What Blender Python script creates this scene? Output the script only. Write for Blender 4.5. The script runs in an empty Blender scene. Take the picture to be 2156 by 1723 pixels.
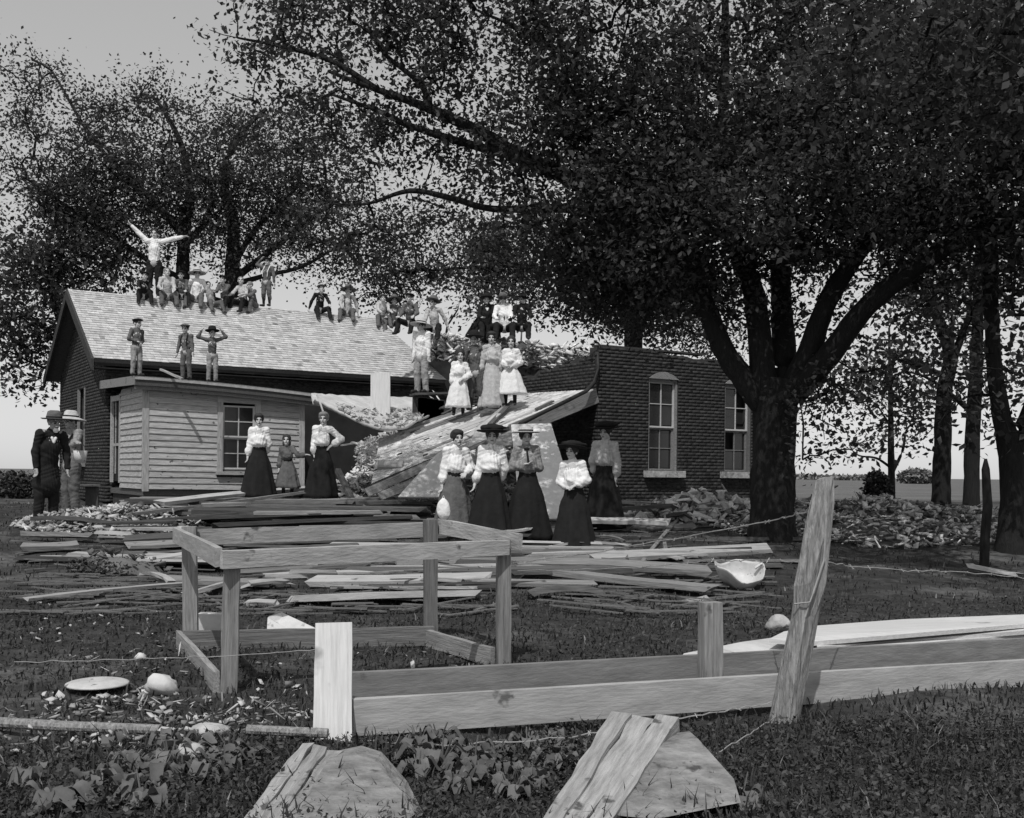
import bpy, math, random
import numpy as np
from mathutils import Matrix, Vector

random.seed(7)
RNG = np.random.default_rng(11)
C = bpy.context.scene.collection

# ------------------------------------------------------------------ camera
F_PX, CX, CY, ROLL, EYE = 2312.0, 1078.0, 998.0, 0.011, 1.25   # photo read on a 2156 px wide grid
W_PX, H_PX = 2156.0, 1723.0
cam_data = bpy.data.cameras.new('camera')
cam = bpy.data.objects.new('camera', cam_data)
C.objects.link(cam)
cam_data.sensor_width = 36.0
cam_data.lens = 36.0 * F_PX / W_PX
cam_data.shift_y = (CY - H_PX / 2) / W_PX
cam_data.clip_start = 0.05
cam_data.clip_end = 4000
cr, sr = math.cos(ROLL), math.sin(ROLL)
cam.matrix_world = Matrix(((cr, -sr, 0, 0), (0, 0, -1, 0), (sr, cr, 0, EYE), (0, 0, 0, 1)))
bpy.context.scene.camera = cam

# ------------------------------------------------------------------ sky and sun
SUN_EL, SUN_AZ = math.radians(56), math.radians(192)     # behind the camera, a little to the left
world = bpy.data.worlds.new('World')
bpy.context.scene.world = world
world.use_nodes = True
wn, wl = world.node_tree.nodes, world.node_tree.links
wn.clear()
sky = wn.new('ShaderNodeTexSky')
sky.sky_type = 'NISHITA'
sky.sun_disc = False
sky.sun_elevation = SUN_EL
sky.sun_rotation = SUN_AZ
sky.dust_density = 0.6
sky.air_density = 1.0
sky.ozone_density = 1.0
bw = wn.new('ShaderNodeRGBToBW')          # black and white plate: the sky without its blue
bg = wn.new('ShaderNodeBackground')
bg.inputs['Strength'].default_value = 0.15
wo = wn.new('ShaderNodeOutputWorld')
pw_ = wn.new('ShaderNodeMath'); pw_.operation = 'POWER'; pw_.inputs[1].default_value = 0.45     # a plate sensitive to blue alone records an even, pale sky
sc_ = wn.new('ShaderNodeMath'); sc_.operation = 'MULTIPLY'; sc_.inputs[1].default_value = 2.15
wl.new(sky.outputs[0], bw.inputs[0]); wl.new(bw.outputs[0], pw_.inputs[0]); wl.new(pw_.outputs[0], sc_.inputs[0]); wl.new(sc_.outputs[0], bg.inputs['Color']); wl.new(bg.outputs[0], wo.inputs['Surface'])

sun_data = bpy.data.lights.new('sun', 'SUN')
sun_data.energy = 2.9
sun_data.angle = math.radians(0.6)
sun_data.color = (1.0, 0.99, 0.98)
sun = bpy.data.objects.new('sun', sun_data)
C.objects.link(sun)
SUN_DIR = Vector((math.sin(SUN_AZ) * math.cos(SUN_EL), math.cos(SUN_AZ) * math.cos(SUN_EL), math.sin(SUN_EL)))
sun.rotation_euler = (-SUN_DIR).to_track_quat('-Z', 'Y').to_euler()
sun.location = (0, 0, 30)

vs = bpy.context.scene.view_settings
vs.view_transform = 'Standard'
vs.look = 'None'
vs.exposure = -0.05
vs.gamma = 1.0
cy = bpy.context.scene.cycles
cy.max_bounces = 5; cy.diffuse_bounces = 3; cy.glossy_bounces = 2; cy.transmission_bounces = 4; cy.transparent_max_bounces = 4
cy.use_adaptive_sampling = True

# ------------------------------------------------------------------ helpers
def P(x, y, d):
    """point at depth d seen at (x, y) of the 2156 px wide photo"""
    u, v = x - CX, CY - y
    return np.array([(u - ROLL * v) / F_PX * d, d, EYE + (v + ROLL * u) / F_PX * d])

def sstep(t):
    t = np.clip(t, 0, 1)
    return t * t * (3 - 2 * t)

def ground(x, y):
    x, y = np.asarray(x, float), np.asarray(y, float)
    z = 0.5 * sstep((y - 9) / 12.0)
    z = z + 0.03 * np.sin(x * 1.3 + 0.7 * y) + 0.02 * np.sin(2.7 * x - 1.9 * y + 1)
    z = z * sstep((y - 2) / 4) if False else z
    return z

def on_ground(px, py):
    """ground point seen at a pixel"""
    d = 4.0
    for _ in range(60):
        p = P(px, py, d)
        g = float(ground(p[0], p[1]))
        k = (CY - py + ROLL * (px - CX)) / F_PX
        if k >= -1e-4:
            return p
        d = 0.5 * d + 0.5 * (EYE - g) / (-k)
    p = P(px, py, d)
    p[2] = float(ground(p[0], p[1]))
    return p

def mesh_from(name, V, Fs, smooth=False):
    me = bpy.data.meshes.new(name)
    V = np.asarray(V, np.float32)
    if isinstance(Fs, np.ndarray):
        m, k = Fs.shape
        me.vertices.add(len(V)); me.vertices.foreach_set('co', V.ravel())
        me.loops.add(m * k); me.loops.foreach_set('vertex_index', Fs.astype(np.int32).ravel())
        me.polygons.add(m)
        me.polygons.foreach_set('loop_start', np.arange(0, m * k, k, dtype=np.int32))
        me.polygons.foreach_set('loop_total', np.full(m, k, np.int32))
        me.update(calc_edges=True)
    else:
        me.from_pydata([tuple(map(float, v)) for v in V], [], [tuple(f) for f in Fs])
        me.update()
    if smooth:
        me.polygons.foreach_set('use_smooth', np.ones(len(me.polygons), bool))
    return me

def tag(o, label=None, cat=None, group=None, kind=None):
    if label: o['label'] = label
    if cat: o['category'] = cat
    if group: o['group'] = group
    if kind: o['kind'] = kind
    return o

def obj(name, V, Fs, mat, parent=None, smooth=False, origin=None):
    """mesh given in world coordinates (or in the parent's frame shifted by its location)"""
    V = np.asarray(V, float)
    o = bpy.data.objects.new(name, None)
    if parent is not None:
        off = np.array(parent.get('_w', (0, 0, 0)))
    else:
        off = np.array([V[:, 0].mean(), V[:, 1].mean(), V[:, 2].min()]) if origin is None else np.array(origin)
    me = mesh_from(name, V - off, Fs, smooth)
    bpy.data.objects.remove(o)
    o = bpy.data.objects.new(name, me)
    if mat is not None:
        me.materials.append(mat)
    C.objects.link(o)
    if parent is not None:
        o.parent = parent
        o['_w'] = tuple(float(v) for v in off)
    else:
        o.location = tuple(off)
        o['_w'] = tuple(float(v) for v in off)
    return o

def empty(name, loc, label=None, cat=None, group=None, kind=None):
    o = bpy.data.objects.new(name, None)
    o.empty_display_size = 0.2
    o.location = tuple(float(v) for v in loc)
    o['_w'] = tuple(float(v) for v in loc)
    C.objects.link(o)
    return tag(o, label, cat, group, kind)

class MB:
    """collects shapes into one mesh"""
    def __init__(s): s.V = []; s.F = []; s.n = 0
    def add(s, V, Fs):
        V = np.asarray(V, float)
        s.V.append(V); s.F += [tuple(int(i) + s.n for i in f) for f in Fs]; s.n += len(V)
    def hexa(s, c8):
        s.add(c8, [(0, 3, 2, 1), (4, 5, 6, 7), (0, 1, 5, 4), (1, 2, 6, 5), (2, 3, 7, 6), (3, 0, 4, 7)])
    def box(s, c, ax, ay, az):
        c, ax, ay, az = (np.asarray(q, float) for q in (c, ax, ay, az))
        s.hexa([c - ax - ay - az, c + ax - ay - az, c + ax + ay - az, c - ax + ay - az,
                c - ax - ay + az, c + ax - ay + az, c + ax + ay + az, c - ax + ay + az])
    def tube(s, pts, rad, n=8, cap=True, jit=0.0):
        pts = [np.asarray(p, float) for p in pts]
        if np.isscalar(rad): rad = [rad] * len(pts)
        V = []
        up = np.array([0.0, 0, 1])
        for i, p in enumerate(pts):
            t = pts[min(i + 1, len(pts) - 1)] - pts[max(i - 1, 0)]
            t = t / (np.linalg.norm(t) + 1e-9)
            a = np.cross(t, up if abs(t[2]) < 0.95 else np.array([1.0, 0, 0])); a /= np.linalg.norm(a) + 1e-9
            b = np.cross(t, a)
            for k in range(n):
                an = 2 * math.pi * k / n
                rr = rad[i] * (1 + jit * random.uniform(-1, 1))
                V.append(p + rr * (math.cos(an) * a + math.sin(an) * b))
        Fs = []
        for i in range(len(pts) - 1):
            for k in range(n):
                k2 = (k + 1) % n
                Fs.append((i * n + k, i * n + k2, (i + 1) * n + k2, (i + 1) * n + k))
        if cap:
            Fs.append(tuple(range(n - 1, -1, -1))); Fs.append(tuple((len(pts) - 1) * n + k for k in range(n)))
        s.add(V, Fs)
    def lathe(s, prof, n=24, c=(0, 0, 0), sx=1.0, sy=1.0):
        V = []
        for (r, z) in prof:
            for k in range(n):
                an = 2 * math.pi * k / n
                V.append((c[0] + r * sx * math.cos(an), c[1] + r * sy * math.sin(an), c[2] + z))
        Fs = []
        for i in range(len(prof) - 1):
            for k in range(n):
                k2 = (k + 1) % n
                Fs.append((i * n + k, i * n + k2, (i + 1) * n + k2, (i + 1) * n + k))
        Fs.append(tuple(range(n - 1, -1, -1))); Fs.append(tuple((len(prof) - 1) * n + k for k in range(n)))
        s.add(V, Fs)
    def arr(s): return np.concatenate(s.V), s.F
    def build(s, name, mat, parent=None, smooth=False, origin=None):
        V, Fs = s.arr()
        return obj(name, V, Fs, mat, parent, smooth, origin)

# ------------------------------------------------------------------ materials (all greys: a black and white plate)
MATS = {}
def mat(name, base, var=0.25, scale=6.0, rough=0.85, bump=0.15, bscale=40.0, stretch=None, rnd=0.0, spots=None, bdist=0.02, spec=0.2, attr=False, translucent=0.0):
    if name in MATS: return MATS[name]
    m = bpy.data.materials.new(name); m.use_nodes = True
    N, Lk = m.node_tree.nodes, m.node_tree.links
    b = N['Principled BSDF']
    b.inputs['Roughness'].default_value = rough
    b.inputs['Specular IOR Level'].default_value = spec
    tc = N.new('ShaderNodeTexCoord')
    mp = N.new('ShaderNodeMapping')
    oi = N.new('ShaderNodeObjectInfo')
    addv = N.new('ShaderNodeVectorMath'); addv.operation = 'ADD'
    mul = N.new('ShaderNodeVectorMath'); mul.operation = 'SCALE'; mul.inputs[0].default_value = (37.0, 21.0, 13.0)
    Lk.new(oi.outputs['Random'], mul.inputs['Scale'])
    Lk.new(tc.outputs['Object'], addv.inputs[0]); Lk.new(mul.outputs[0], addv.inputs[1])
    Lk.new(addv.outputs[0], mp.inputs['Vector'])
    if stretch: mp.inputs['Scale'].default_value = stretch
    nz = N.new('ShaderNodeTexNoise'); nz.inputs['Scale'].default_value = scale; nz.inputs['Detail'].default_value = 6.0; nz.inputs['Roughness'].default_value = 0.65
    Lk.new(mp.outputs[0], nz.inputs['Vector'])
    mr = N.new('ShaderNodeMapRange')
    mr.inputs['From Min'].default_value = 0.28; mr.inputs['From Max'].default_value = 0.72
    mr.inputs['To Min'].default_value = base * (1 - var); mr.inputs['To Max'].default_value = base * (1 + var)
    Lk.new(nz.outputs['Fac'], mr.inputs['Value'])
    val = mr.outputs[0]
    if rnd:
        m2 = N.new('ShaderNodeMapRange'); m2.inputs['To Min'].default_value = 1 - rnd; m2.inputs['To Max'].default_value = 1 + rnd
        Lk.new(oi.outputs['Random'], m2.inputs['Value'])
        mm = N.new('ShaderNodeMath'); mm.operation = 'MULTIPLY'
        Lk.new(val, mm.inputs[0]); Lk.new(m2.outputs[0], mm.inputs[1]); val = mm.outputs[0]
    if attr:
        at = N.new('ShaderNodeAttribute'); at.attribute_name = 'tone'
        mm = N.new('ShaderNodeMath'); mm.operation = 'MULTIPLY'
        Lk.new(val, mm.inputs[0]); Lk.new(at.outputs['Fac'], mm.inputs[1]); val = mm.outputs[0]
    if spots:                                   # (scale, threshold, tone) stains and worn places with edges of their own
        n2 = N.new('ShaderNodeTexNoise'); n2.inputs['Scale'].default_value = spots[0]; n2.inputs['Detail'].default_value = 4.0
        Lk.new(addv.outputs[0], n2.inputs['Vector'])
        r2 = N.new('ShaderNodeMapRange'); r2.inputs['From Min'].default_value = spots[1]; r2.inputs['From Max'].default_value = spots[1] + 0.05
        Lk.new(n2.outputs['Fac'], r2.inputs['Value'])
        mx = N.new('ShaderNodeMix'); mx.data_type = 'FLOAT'
        Lk.new(r2.outputs[0], mx.inputs[0]); Lk.new(val, mx.inputs[2]); mx.inputs[3].default_value = spots[2]
        val = mx.outputs[0]
    cc = N.new('ShaderNodeCombineColor')
    for k in range(3): Lk.new(val, cc.inputs[k])
    Lk.new(cc.outputs[0], b.inputs['Base Color'])
    if bump:
        nb = N.new('ShaderNodeTexNoise'); nb.inputs['Scale'].default_value = bscale; nb.inputs['Detail'].default_value = 4.0
        Lk.new(mp.outputs[0], nb.inputs['Vector'])
        bp = N.new('ShaderNodeBump'); bp.inputs['Strength'].default_value = bump; bp.inputs['Distance'].default_value = bdist
        Lk.new(nb.outputs['Fac'], bp.inputs['Height']); Lk.new(bp.outputs[0], b.inputs['Normal'])
    if translucent:
        tr = N.new('ShaderNodeBsdfTranslucent'); Lk.new(cc.outputs[0], tr.inputs['Color'])
        ms = N.new('ShaderNodeMixShader'); ms.inputs[0].default_value = translucent
        out = N['Material Output']
        Lk.new(b.outputs[0], ms.inputs[1]); Lk.new(tr.outputs[0], ms.inputs[2]); Lk.new(ms.outputs[0], out.inputs['Surface'])
    MATS[name] = m
    return m

GRAIN = (1.2, 22, 22)
M_wood   = mat('weathered_wood', 0.21, 0.5, 3.0, 0.9, 0.35, 8.0, GRAIN, rnd=0.35, spots=(5.0, 0.66, 0.09))
M_wood_l = mat('pale_wood', 0.40, 0.24, 2.2, 0.88, 0.2, 9.0, (1.6, 7, 7), rnd=0.18, spots=(6.0, 0.68, 0.14))
M_wood_d = mat('dark_wood', 0.085, 0.5, 3.0, 0.9, 0.4, 8.0, GRAIN, rnd=0.4)
M_paint  = mat('white_paint', 0.56, 0.2, 3.0, 0.7, 0.2, 8.0, GRAIN, rnd=0.08, spots=(3.0, 0.67, 0.3))
M_clap   = mat('worn_clapboard_paint', 0.40, 0.4, 3.0, 0.85, 0.3, 10.0, (1.5, 14, 14), rnd=0.12, spots=(9.0, 0.66, 0.10))
M_brick  = mat('brick', 0.045, 0.45, 14.0, 0.92, 0.4, 60.0, attr=True)
M_mortar = mat('mortar', 0.052, 0.25, 10.0, 0.95, 0.3, 50.0)
M_shing  = mat('weathered_shingle', 0.55, 0.22, 9.0, 0.9, 0.3, 30.0, attr=True)
M_plast  = mat('broken_plaster', 0.60, 0.3, 5.0, 0.95, 0.3, 25.0, attr=True)
M_glass  = mat('dark_window_glass', 0.02, 0.2, 3.0, 0.12, 0.05, 3.0, spec=0.6)
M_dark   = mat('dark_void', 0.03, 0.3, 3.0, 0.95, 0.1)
M_bark   = mat('bark', 0.021, 0.35, 7.0, 0.95, 0.9, 14.0, (6, 6, 1.0))
M_post   = mat('split_post_wood', 0.27, 0.55, 9.0, 0.95, 0.9, 12.0, (7, 7, 0.8), spots=(7.0, 0.7, 0.09))
M_iron   = mat('black_iron', 0.03, 0.3, 8.0, 0.55, 0.2)
M_wire   = mat('galvanised_wire', 0.32, 0.3, 20.0, 0.5, 0.0)
M_tin    = mat('white_enamel', 0.52, 0.2, 9.0, 0.45, 0.1, 20.0, spec=0.4, spots=(14.0, .64, .18))
M_stone  = mat('pale_stone', 0.42, 0.35, 9.0, 0.95, 0.9, 14.0, spots=(12.0, .62, .15))
M_cloth  = mat('white_sheet', 0.55, 0.22, 4.0, 0.9, 0.4, 12.0, spots=(9.0, .66, .25))
M_earth  = mat('bare_earth', 0.13, 0.4, 3.0, 0.97, 0.5, 12.0)
M_leaf   = mat('tree_leaf', 0.062, 0.3, 3.0, 0.65, 0.0, translucent=0.35, attr=True)
M_bush   = mat('bush_leaf', 0.055, 0.3, 3.0, 0.8, 0.0, translucent=0.2, attr=True)
M_weed   = mat('broad_weed_leaf', 0.13, 0.35, 6.0, 0.6, 0.3, 18.0, rnd=0.3, translucent=0.15)
M_grass  = mat('grass_blade', 0.058, 0.3, 2.0, 0.85, 0.0, translucent=0.15, attr=True)

def set_tone(o, tones):
    """per-face own colour of loose pieces (bricks, shingles, leaves)"""
    a = o.data.attributes.new('tone', 'FLOAT', 'FACE')
    a.data.foreach_set('value', np.asarray(tones, np.float32))

def frame_of(p0, p1, up=(0, 0, 1), roll=0.0):
    x = Vector(p1) - Vector(p0); ln = x.length; x.normalize()
    u = Vector(up)
    if abs(x.dot(u)) > 0.97: u = Vector((0, 1, 0.05))
    y = u.cross(x).normalized(); z = x.cross(y)
    R = Matrix((x, y, z)).transposed()
    R = R @ Matrix.Rotation(roll, 3, 'X')
    return R, ln

def plank(name, p0, p1, w, t, m, parent=None, roll=0.0, up=(0, 0, 1), label=None, cat=None, group=None, rough=0.004, ragged=(0, 0), taper=1.0, bow=0.0, seg=5):
    """a sawn board from p0 to p1: local x along the grain, w across, t thick; ragged ends where it broke"""
    R, ln = frame_of(p0, p1, up, roll)
    V = []; n = seg + 1
    for i in range(n):
        s = i / seg
        bo = bow * (s * (1 - s)) * 4
        ww = w * (1 + (taper - 1) * s)
        for (sy, sz) in ((-1, -1), (1, -1), (1, 1), (-1, 1)):
            x = s * ln
            if i == 0 and ragged[0]: x += random.uniform(0, ragged[0])
            if i == seg and ragged[1]: x -= random.uniform(0, ragged[1])
            V.append((x, sy * ww / 2 + random.uniform(-rough, rough), sz * t / 2 + bo + random.uniform(-rough, rough) * 0.6))
    Fs = [(3, 2, 1, 0), tuple((n - 1) * 4 + k for k in range(4))]
    for i in range(seg):
        for k in range(4):
            k2 = (k + 1) % 4
            Fs.append((i * 4 + k, i * 4 + k2, (i + 1) * 4 + k2, (i + 1) * 4 + k))
    me = mesh_from(name, V, Fs)
    me.materials.append(m)
    o = bpy.data.objects.new(name, me); C.objects.link(o)
    Mx = R.to_4x4(); loc = Vector(p0)
    if parent is not None:
        o.parent = parent; loc = loc - Vector(parent.get('_w', (0, 0, 0)))
    o.matrix_basis = Matrix.Translation(loc) @ Mx
    return tag(o, label, cat, group)
# ------------------------------------------------------------------ ground, field, far things
def ground_sheet():
    xs = np.concatenate([-np.geomspace(1500, 14, 22), np.arange(-13, 13.01, 0.25), np.geomspace(14, 1500, 22)])
    ys = np.concatenate([np.arange(-6, 26, 0.25), np.geomspace(26.5, 2500, 40)])
    X, Y = np.meshgrid(xs, ys)
    Z = ground(X, Y) + 0.012 * np.sin(9 * X + 3 * Y) * np.cos(7 * Y - 2 * X)
    V = np.stack([X, Y, Z], -1).reshape(-1, 3)
    nx, ny = len(xs), len(ys)
    i, j = np.meshgrid(np.arange(nx - 1), np.arange(ny - 1))
    a = (j * nx + i).ravel()
    Fs = np.stack([a, a + 1, a + nx + 1, a + nx], 1)
    m = bpy.data.materials.new('turf_and_field'); m.use_nodes = True
    N, Lk = m.node_tree.nodes, m.node_tree.links
    b = N['Principled BSDF']; b.inputs['Roughness'].default_value = 0.95; b.inputs['Specular IOR Level'].default_value = 0.1
    tc = N.new('ShaderNodeTexCoord')
    def noise(sc, det=6):
        n = N.new('ShaderNodeTexNoise'); n.inputs['Scale'].default_value = sc; n.inputs['Detail'].default_value = det; n.inputs['Roughness'].default_value = 0.7
        Lk.new(tc.outputs['Object'], n.inputs['Vector']); return n.outputs['Fac']
    def rng(v, a0, a1, b0, b1):
        r = N.new('ShaderNodeMapRange'); Lk.new(v, r.inputs['Value'])
        for k, q in zip(('From Min', 'From Max', 'To Min', 'To Max'), (a0, a1, b0, b1)): r.inputs[k].default_value = q
        return r.outputs[0]
    def mix(f, a0, b0):
        x = N.new('ShaderNodeMix'); x.data_type = 'FLOAT'
        for s, q in ((0, f), (2, a0), (3, b0)):
            if isinstance(q, float): x.inputs[s].default_value = q
            else: Lk.new(q, x.inputs[s])
        return x.outputs[0]
    turf = rng(noise(5.0, 8), 0.3, 0.7, 0.02, 0.075)
    earth = rng(noise(9.0, 8), 0.3, 0.7, 0.04, 0.17)
    v = mix(rng(noise(0.55, 5), 0.52, 0.6, 0.0, 1.0), turf, earth)
    sx = N.new('ShaderNodeSeparateXYZ'); Lk.new(tc.outputs['Object'], sx.inputs[0])
    crop = rng(noise(0.25, 8), 0.3, 0.7, 0.10, 0.17)           # ripe field beyond the trees
    fld = rng(sx.outputs['Y'], 36.0, 40.0, 0.0, 1.0)
    v = mix(fld, v, crop)
    cc = N.new('ShaderNodeCombineColor')
    for k in range(3): Lk.new(v, cc.inputs[k])
    Lk.new(cc.outputs[0], b.inputs['Base Color'])
    bp = N.new('ShaderNodeBump'); bp.inputs['Strength'].default_value = 0.6; bp.inputs['Distance'].default_value = 0.05
    Lk.new(noise(22.0, 6), bp.inputs['Height']); Lk.new(bp.outputs[0], b.inputs['Normal'])
    o = obj('ground', V, Fs, m, origin=(0, 0, 0), smooth=True)
    tag(o, 'rough grass yard running out to a flat field', kind='structure')
ground_sheet()

# ------------------------------------------------------------------ the school house frame of axes
TH = math.radians(32)
AU = np.array([math.cos(TH), math.sin(TH), 0.0])      # along the front wall, away to the right
AN = np.array([-math.sin(TH), math.cos(TH), 0.0])     # from the front wall to the back
UP = np.array([0.0, 0, 1.0])
O0 = P(222, 900, 25.0); O0[2] = 0.5
W_H, EZ, RZ, LEN = 5.75, 3.22, 5.2, 8.6
def Lc(a, b, z): return O0 + a * AU + b * AN + UP * z

def brick_wall(parent, org, u, n_out, length, zmax, openings=(), top=None, left=None, name='wall', thick=0.32, zmin=0.0, course=0.076, blen=0.215, label=None, nobrick=None):
    """solid wall with real bricks standing proud of the mortar; top(t) gives the broken outline"""
    org, u, n_out = (np.asarray(q, float) for q in (org, u, n_out))
    topf = top or (lambda t: zmax)
    ts = sorted(set([0.0, length] + [q for o in openings for q in o[:2]] + list(np.arange(0.25, length, 0.25))))
    mb = MB()
    for t0, t1 in zip(ts[:-1], ts[1:]):
        if t1 - t0 < 1e-4: continue
        tm = (t0 + t1) / 2
        zt0, zt1 = topf(t0), topf(t1)
        spans = [(zmin, None)]
        for o in openings:
            if o[0] - 1e-6 <= tm <= o[1] + 1e-6:
                new = []
                for (a, b) in spans:
                    if b is None: new += [(a, o[2]), (o[3], None)]
                    else: new += [(a, b)]
                spans = new
        for (a, b) in spans:
            h0, h1 = (zt0, zt1) if b is None else (b, b)
            if min(h0, h1) - a < 0.01: continue
            q0, q1 = org + u * t0, org + u * t1
            bk = -n_out * thick
            mb.hexa([q0 + UP * a, q1 + UP * a, q1 + bk + UP * a, q0 + bk + UP * a,
                     q0 + UP * h0, q1 + UP * h1, q1 + bk + UP * h1, q0 + bk + UP * h0])
    wobj = mb.build(name, M_mortar, parent)
    if label: wobj['label'] = label
    V, Fs, tones = [], [], []
    row = 0; z = zmin + 0.005
    while z < zmax + 3:
        off = (row % 2) * (blen + 0.012) / 2
        t = -off
        any_ = False
        while t < length:
            a, b = max(t, 0.003), min(t + blen, length - 0.003)
            t += blen + 0.012
            if b - a < 0.04: continue
            if z + course > min(topf(a), topf(b)) + 0.02: continue
            any_ = True
            segs = [(a, b)]
            for o in openings:
                if z + course * 0.5 > o[2] and z + course * 0.5 < o[3]:
                    ns = []
                    for (a1, b1) in segs:
                        if b1 <= o[0] or a1 >= o[1]: ns.append((a1, b1)); continue
                        if a1 < o[0]: ns.append((a1, o[0]))
                        if b1 > o[1]: ns.append((o[1], b1))
                    segs = ns
            for (a1, b1) in segs:
                if b1 - a1 < 0.03: continue
                pr = 0.005 + random.uniform(-0.002, 0.003)
                q0, q1 = org + u * a1, org + u * b1
                k = len(V)
                f = n_out * pr
                hh = course - 0.012
                V += [q0 + UP * z, q1 + UP * z, q1 + UP * (z + hh), q0 + UP * (z + hh),
                      q0 + f + UP * z, q1 + f + UP * z, q1 + f + UP * (z + hh), q0 + f + UP * (z + hh)]
                Fs += [(k + 4, k + 5, k + 6, k + 7), (k, k + 1, k + 5, k + 4), (k + 1, k + 2, k + 6, k + 5), (k + 2, k + 3, k + 7, k + 6), (k + 3, k, k + 4, k + 7)]
                tn = random.choice((0.75, 0.9, 1.0, 1.0, 1.1, 1.25))
                tones += [tn] * 5
        z += course; row += 1
        if not any_ and row > 5: break
    if V:
        o = obj('bricks', np.array(V), np.array(Fs), M_brick, wobj)
        o['kind'] = 'stuff'
        set_tone(o, tones)
    return wobj

def shingle_patch(parent, P00, P10, P01, P11, rows, name='shingles', missing=0.0, m=None, wmin=0.09, wmax=0.2, thick=0.012, lift=0.012, curl=0.006):
    """overlapping shingles over a four-cornered roof patch: s along the eave, t up the slope"""
    P00, P10, P01, P11 = (np.asarray(q, float) for q in (P00, P10, P01, P11))
    def bil(s, t): return (P00 * (1 - s) + P10 * s) * (1 - t) + (P01 * (1 - s) + P11 * s) * t
    nrm = np.cross(P10 - P00, P01 - P00); nrm /= np.linalg.norm(nrm)
    ln = np.linalg.norm(P10 - P00)
    V, Fs, T = [], [], []
    for r in range(rows):
        t0, t1 = r / rows, min((r + 1.35) / rows, 1.0)
        s = -random.uniform(0, wmax) / ln
        rowtone = random.uniform(0.92, 1.08)
        while s < 1:
            w = random.uniform(wmin, wmax) / ln
            a, b = max(s, 0), min(s + w - 0.004 / ln, 1)
            s += w
            if b - a < 0.01 / ln: continue
            if random.random() < missing: continue
            dt = random.uniform(-0.06, 0.02) / rows
            l0 = lift + thick + random.uniform(0, curl); l1 = 0.004
            q = [bil(a, t0 + dt), bil(b, t0 + dt), bil(b, t1), bil(a, t1)]
            k = len(V)
            V += [q[0] + nrm * (l0 - thick), q[1] + nrm * (l0 - thick), q[0] + nrm * l0, q[1] + nrm * (l0 + random.uniform(0, curl)), q[2] + nrm * l1, q[3] + nrm * l1]
            Fs += [(k, k + 1, k + 3, k + 2), (k + 2, k + 3, k + 4, k + 5)]
            tn = rowtone * random.choice((0.8, 0.92, 1.0, 1.0, 1.06, 1.15)) * (0.55 if random.random() < 0.02 else 1)
            T += [tn] * 2
    o = obj(name, np.array(V), np.array(Fs), m or M_shing, parent)
    o['kind'] = 'stuff'
    set_tone(o, T)
    return o

def slab(mb, q, thick):
    """four-cornered sheet with thickness, q = corners seen from outside"""
    q = [np.asarray(v, float) for v in q]
    n = np.cross(q[1] - q[0], q[3] - q[0]); n /= np.linalg.norm(n)
    mb.hexa([v - n * thick for v in q] + q)

# ------------------------------------------------------------------ main block of the school
school = empty('brick_schoolhouse', Lc(0, 0, 0), 'long low brick schoolhouse with pale shingle roof, right end torn away', 'building')
gtop = lambda t: EZ - 0.12 + (RZ - EZ) * (1 - abs(t - W_H / 2) / (W_H / 2))
# gable (left end): runs from the front corner back; window in it
brick_wall(school, Lc(0, W_H, 0), -AN, -AU, W_H, RZ, openings=[(2.6, 3.45, 0.9, 2.75)], top=gtop, name='gable_wall')
brick_wall(school, Lc(0, 0, 0), AU, -AN, 10.6, EZ - 0.05, name='front_wall', zmin=0.0,
           top=lambda t: (EZ - 0.05) if t < 8.7 else max(0.8, EZ - 0.25 - 0.9 * (t - 8.7) - 0.25 * math.sin(7 * t)))
brick_wall(school, Lc(10.6, W_H, 0), -AU, AN, 10.6, EZ - 0.05, name='rear_wall')
brick_wall(school, Lc(8.5, 0, 0), AN, AU, W_H, EZ, name='broken_end_wall', top=lambda t: 2.4 + 0.5 * math.sin(2 * t) + 0.3 * math.sin(9 * t))
mb = MB()
for (t0, t1) in ((2.6, 3.45),):      # gable window: dark opening with a thin frame
    q = Lc(0, W_H - t0, 0.9)
    mb.box(Lc(0.12, W_H - (t0 + t1) / 2, 1.82), AU * 0.01, AN * 0.42, UP * 0.92)
gw = mb.build('window', M_glass, school)
mb = MB()
for bb in (W_H - 2.62, W_H - 3.43):
    mb.box(Lc(0.0, bb, 1.82), AU * 0.03, AN * 0.03, UP * 0.93)
mb.box(Lc(-0.06, W_H - 3.02, 0.86), AU * 0.1, AN * 0.5, UP * 0.05)
mb.build('frame', M_wood, gw)
# roof
mb = MB()
ov = 0.34
roof_th = 0.11
fl, fr = Lc(-ov, -ov, EZ), Lc(LEN, -ov, EZ)
rl, rr = Lc(-ov, W_H / 2, RZ), Lc(LEN - 0.55, W_H / 2, RZ)
bl, br = Lc(-ov, W_H + ov, EZ), Lc(LEN, W_H + ov, EZ)
slab(mb, [fl, fr, rr, rl], roof_th)
slab(mb, [rl, rr, br, bl], roof_th)
roof = mb.build('roof', M_wood_d, school)
shingle_patch(roof, fl + UP * 0.004 - AN * 0.03, fr + UP * 0.004 - AN * 0.03, rl + UP * 0.01, rr + UP * 0.01, 30)
shingle_patch(roof, br, bl, rr + UP * 0.005, rl + UP * 0.005, 14, wmin=0.3, wmax=0.6)
mb = MB()
for (p, q) in ((fl, rl), (rl, bl)):          # barge boards of the gable
    d = (q - p); c = (p + q) / 2 - UP * 0.12 - AU * 0.02
    mb.box(c, d / 2 * 1.01, AU * 0.025, UP * 0.13)
mb.build('bargeboard', M_wood_d, roof)
mb = MB()
mb.box((fl + fr) / 2 - UP * 0.105 + AN * 0.05, AU * (LEN + ov) / 2, AN * 0.02, UP * 0.03)
mb.build('fascia', M_dark, roof)  # coloured near-black so the eave edge merges with the shade below
mb = MB()                                     # soffit and gable underside
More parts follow.
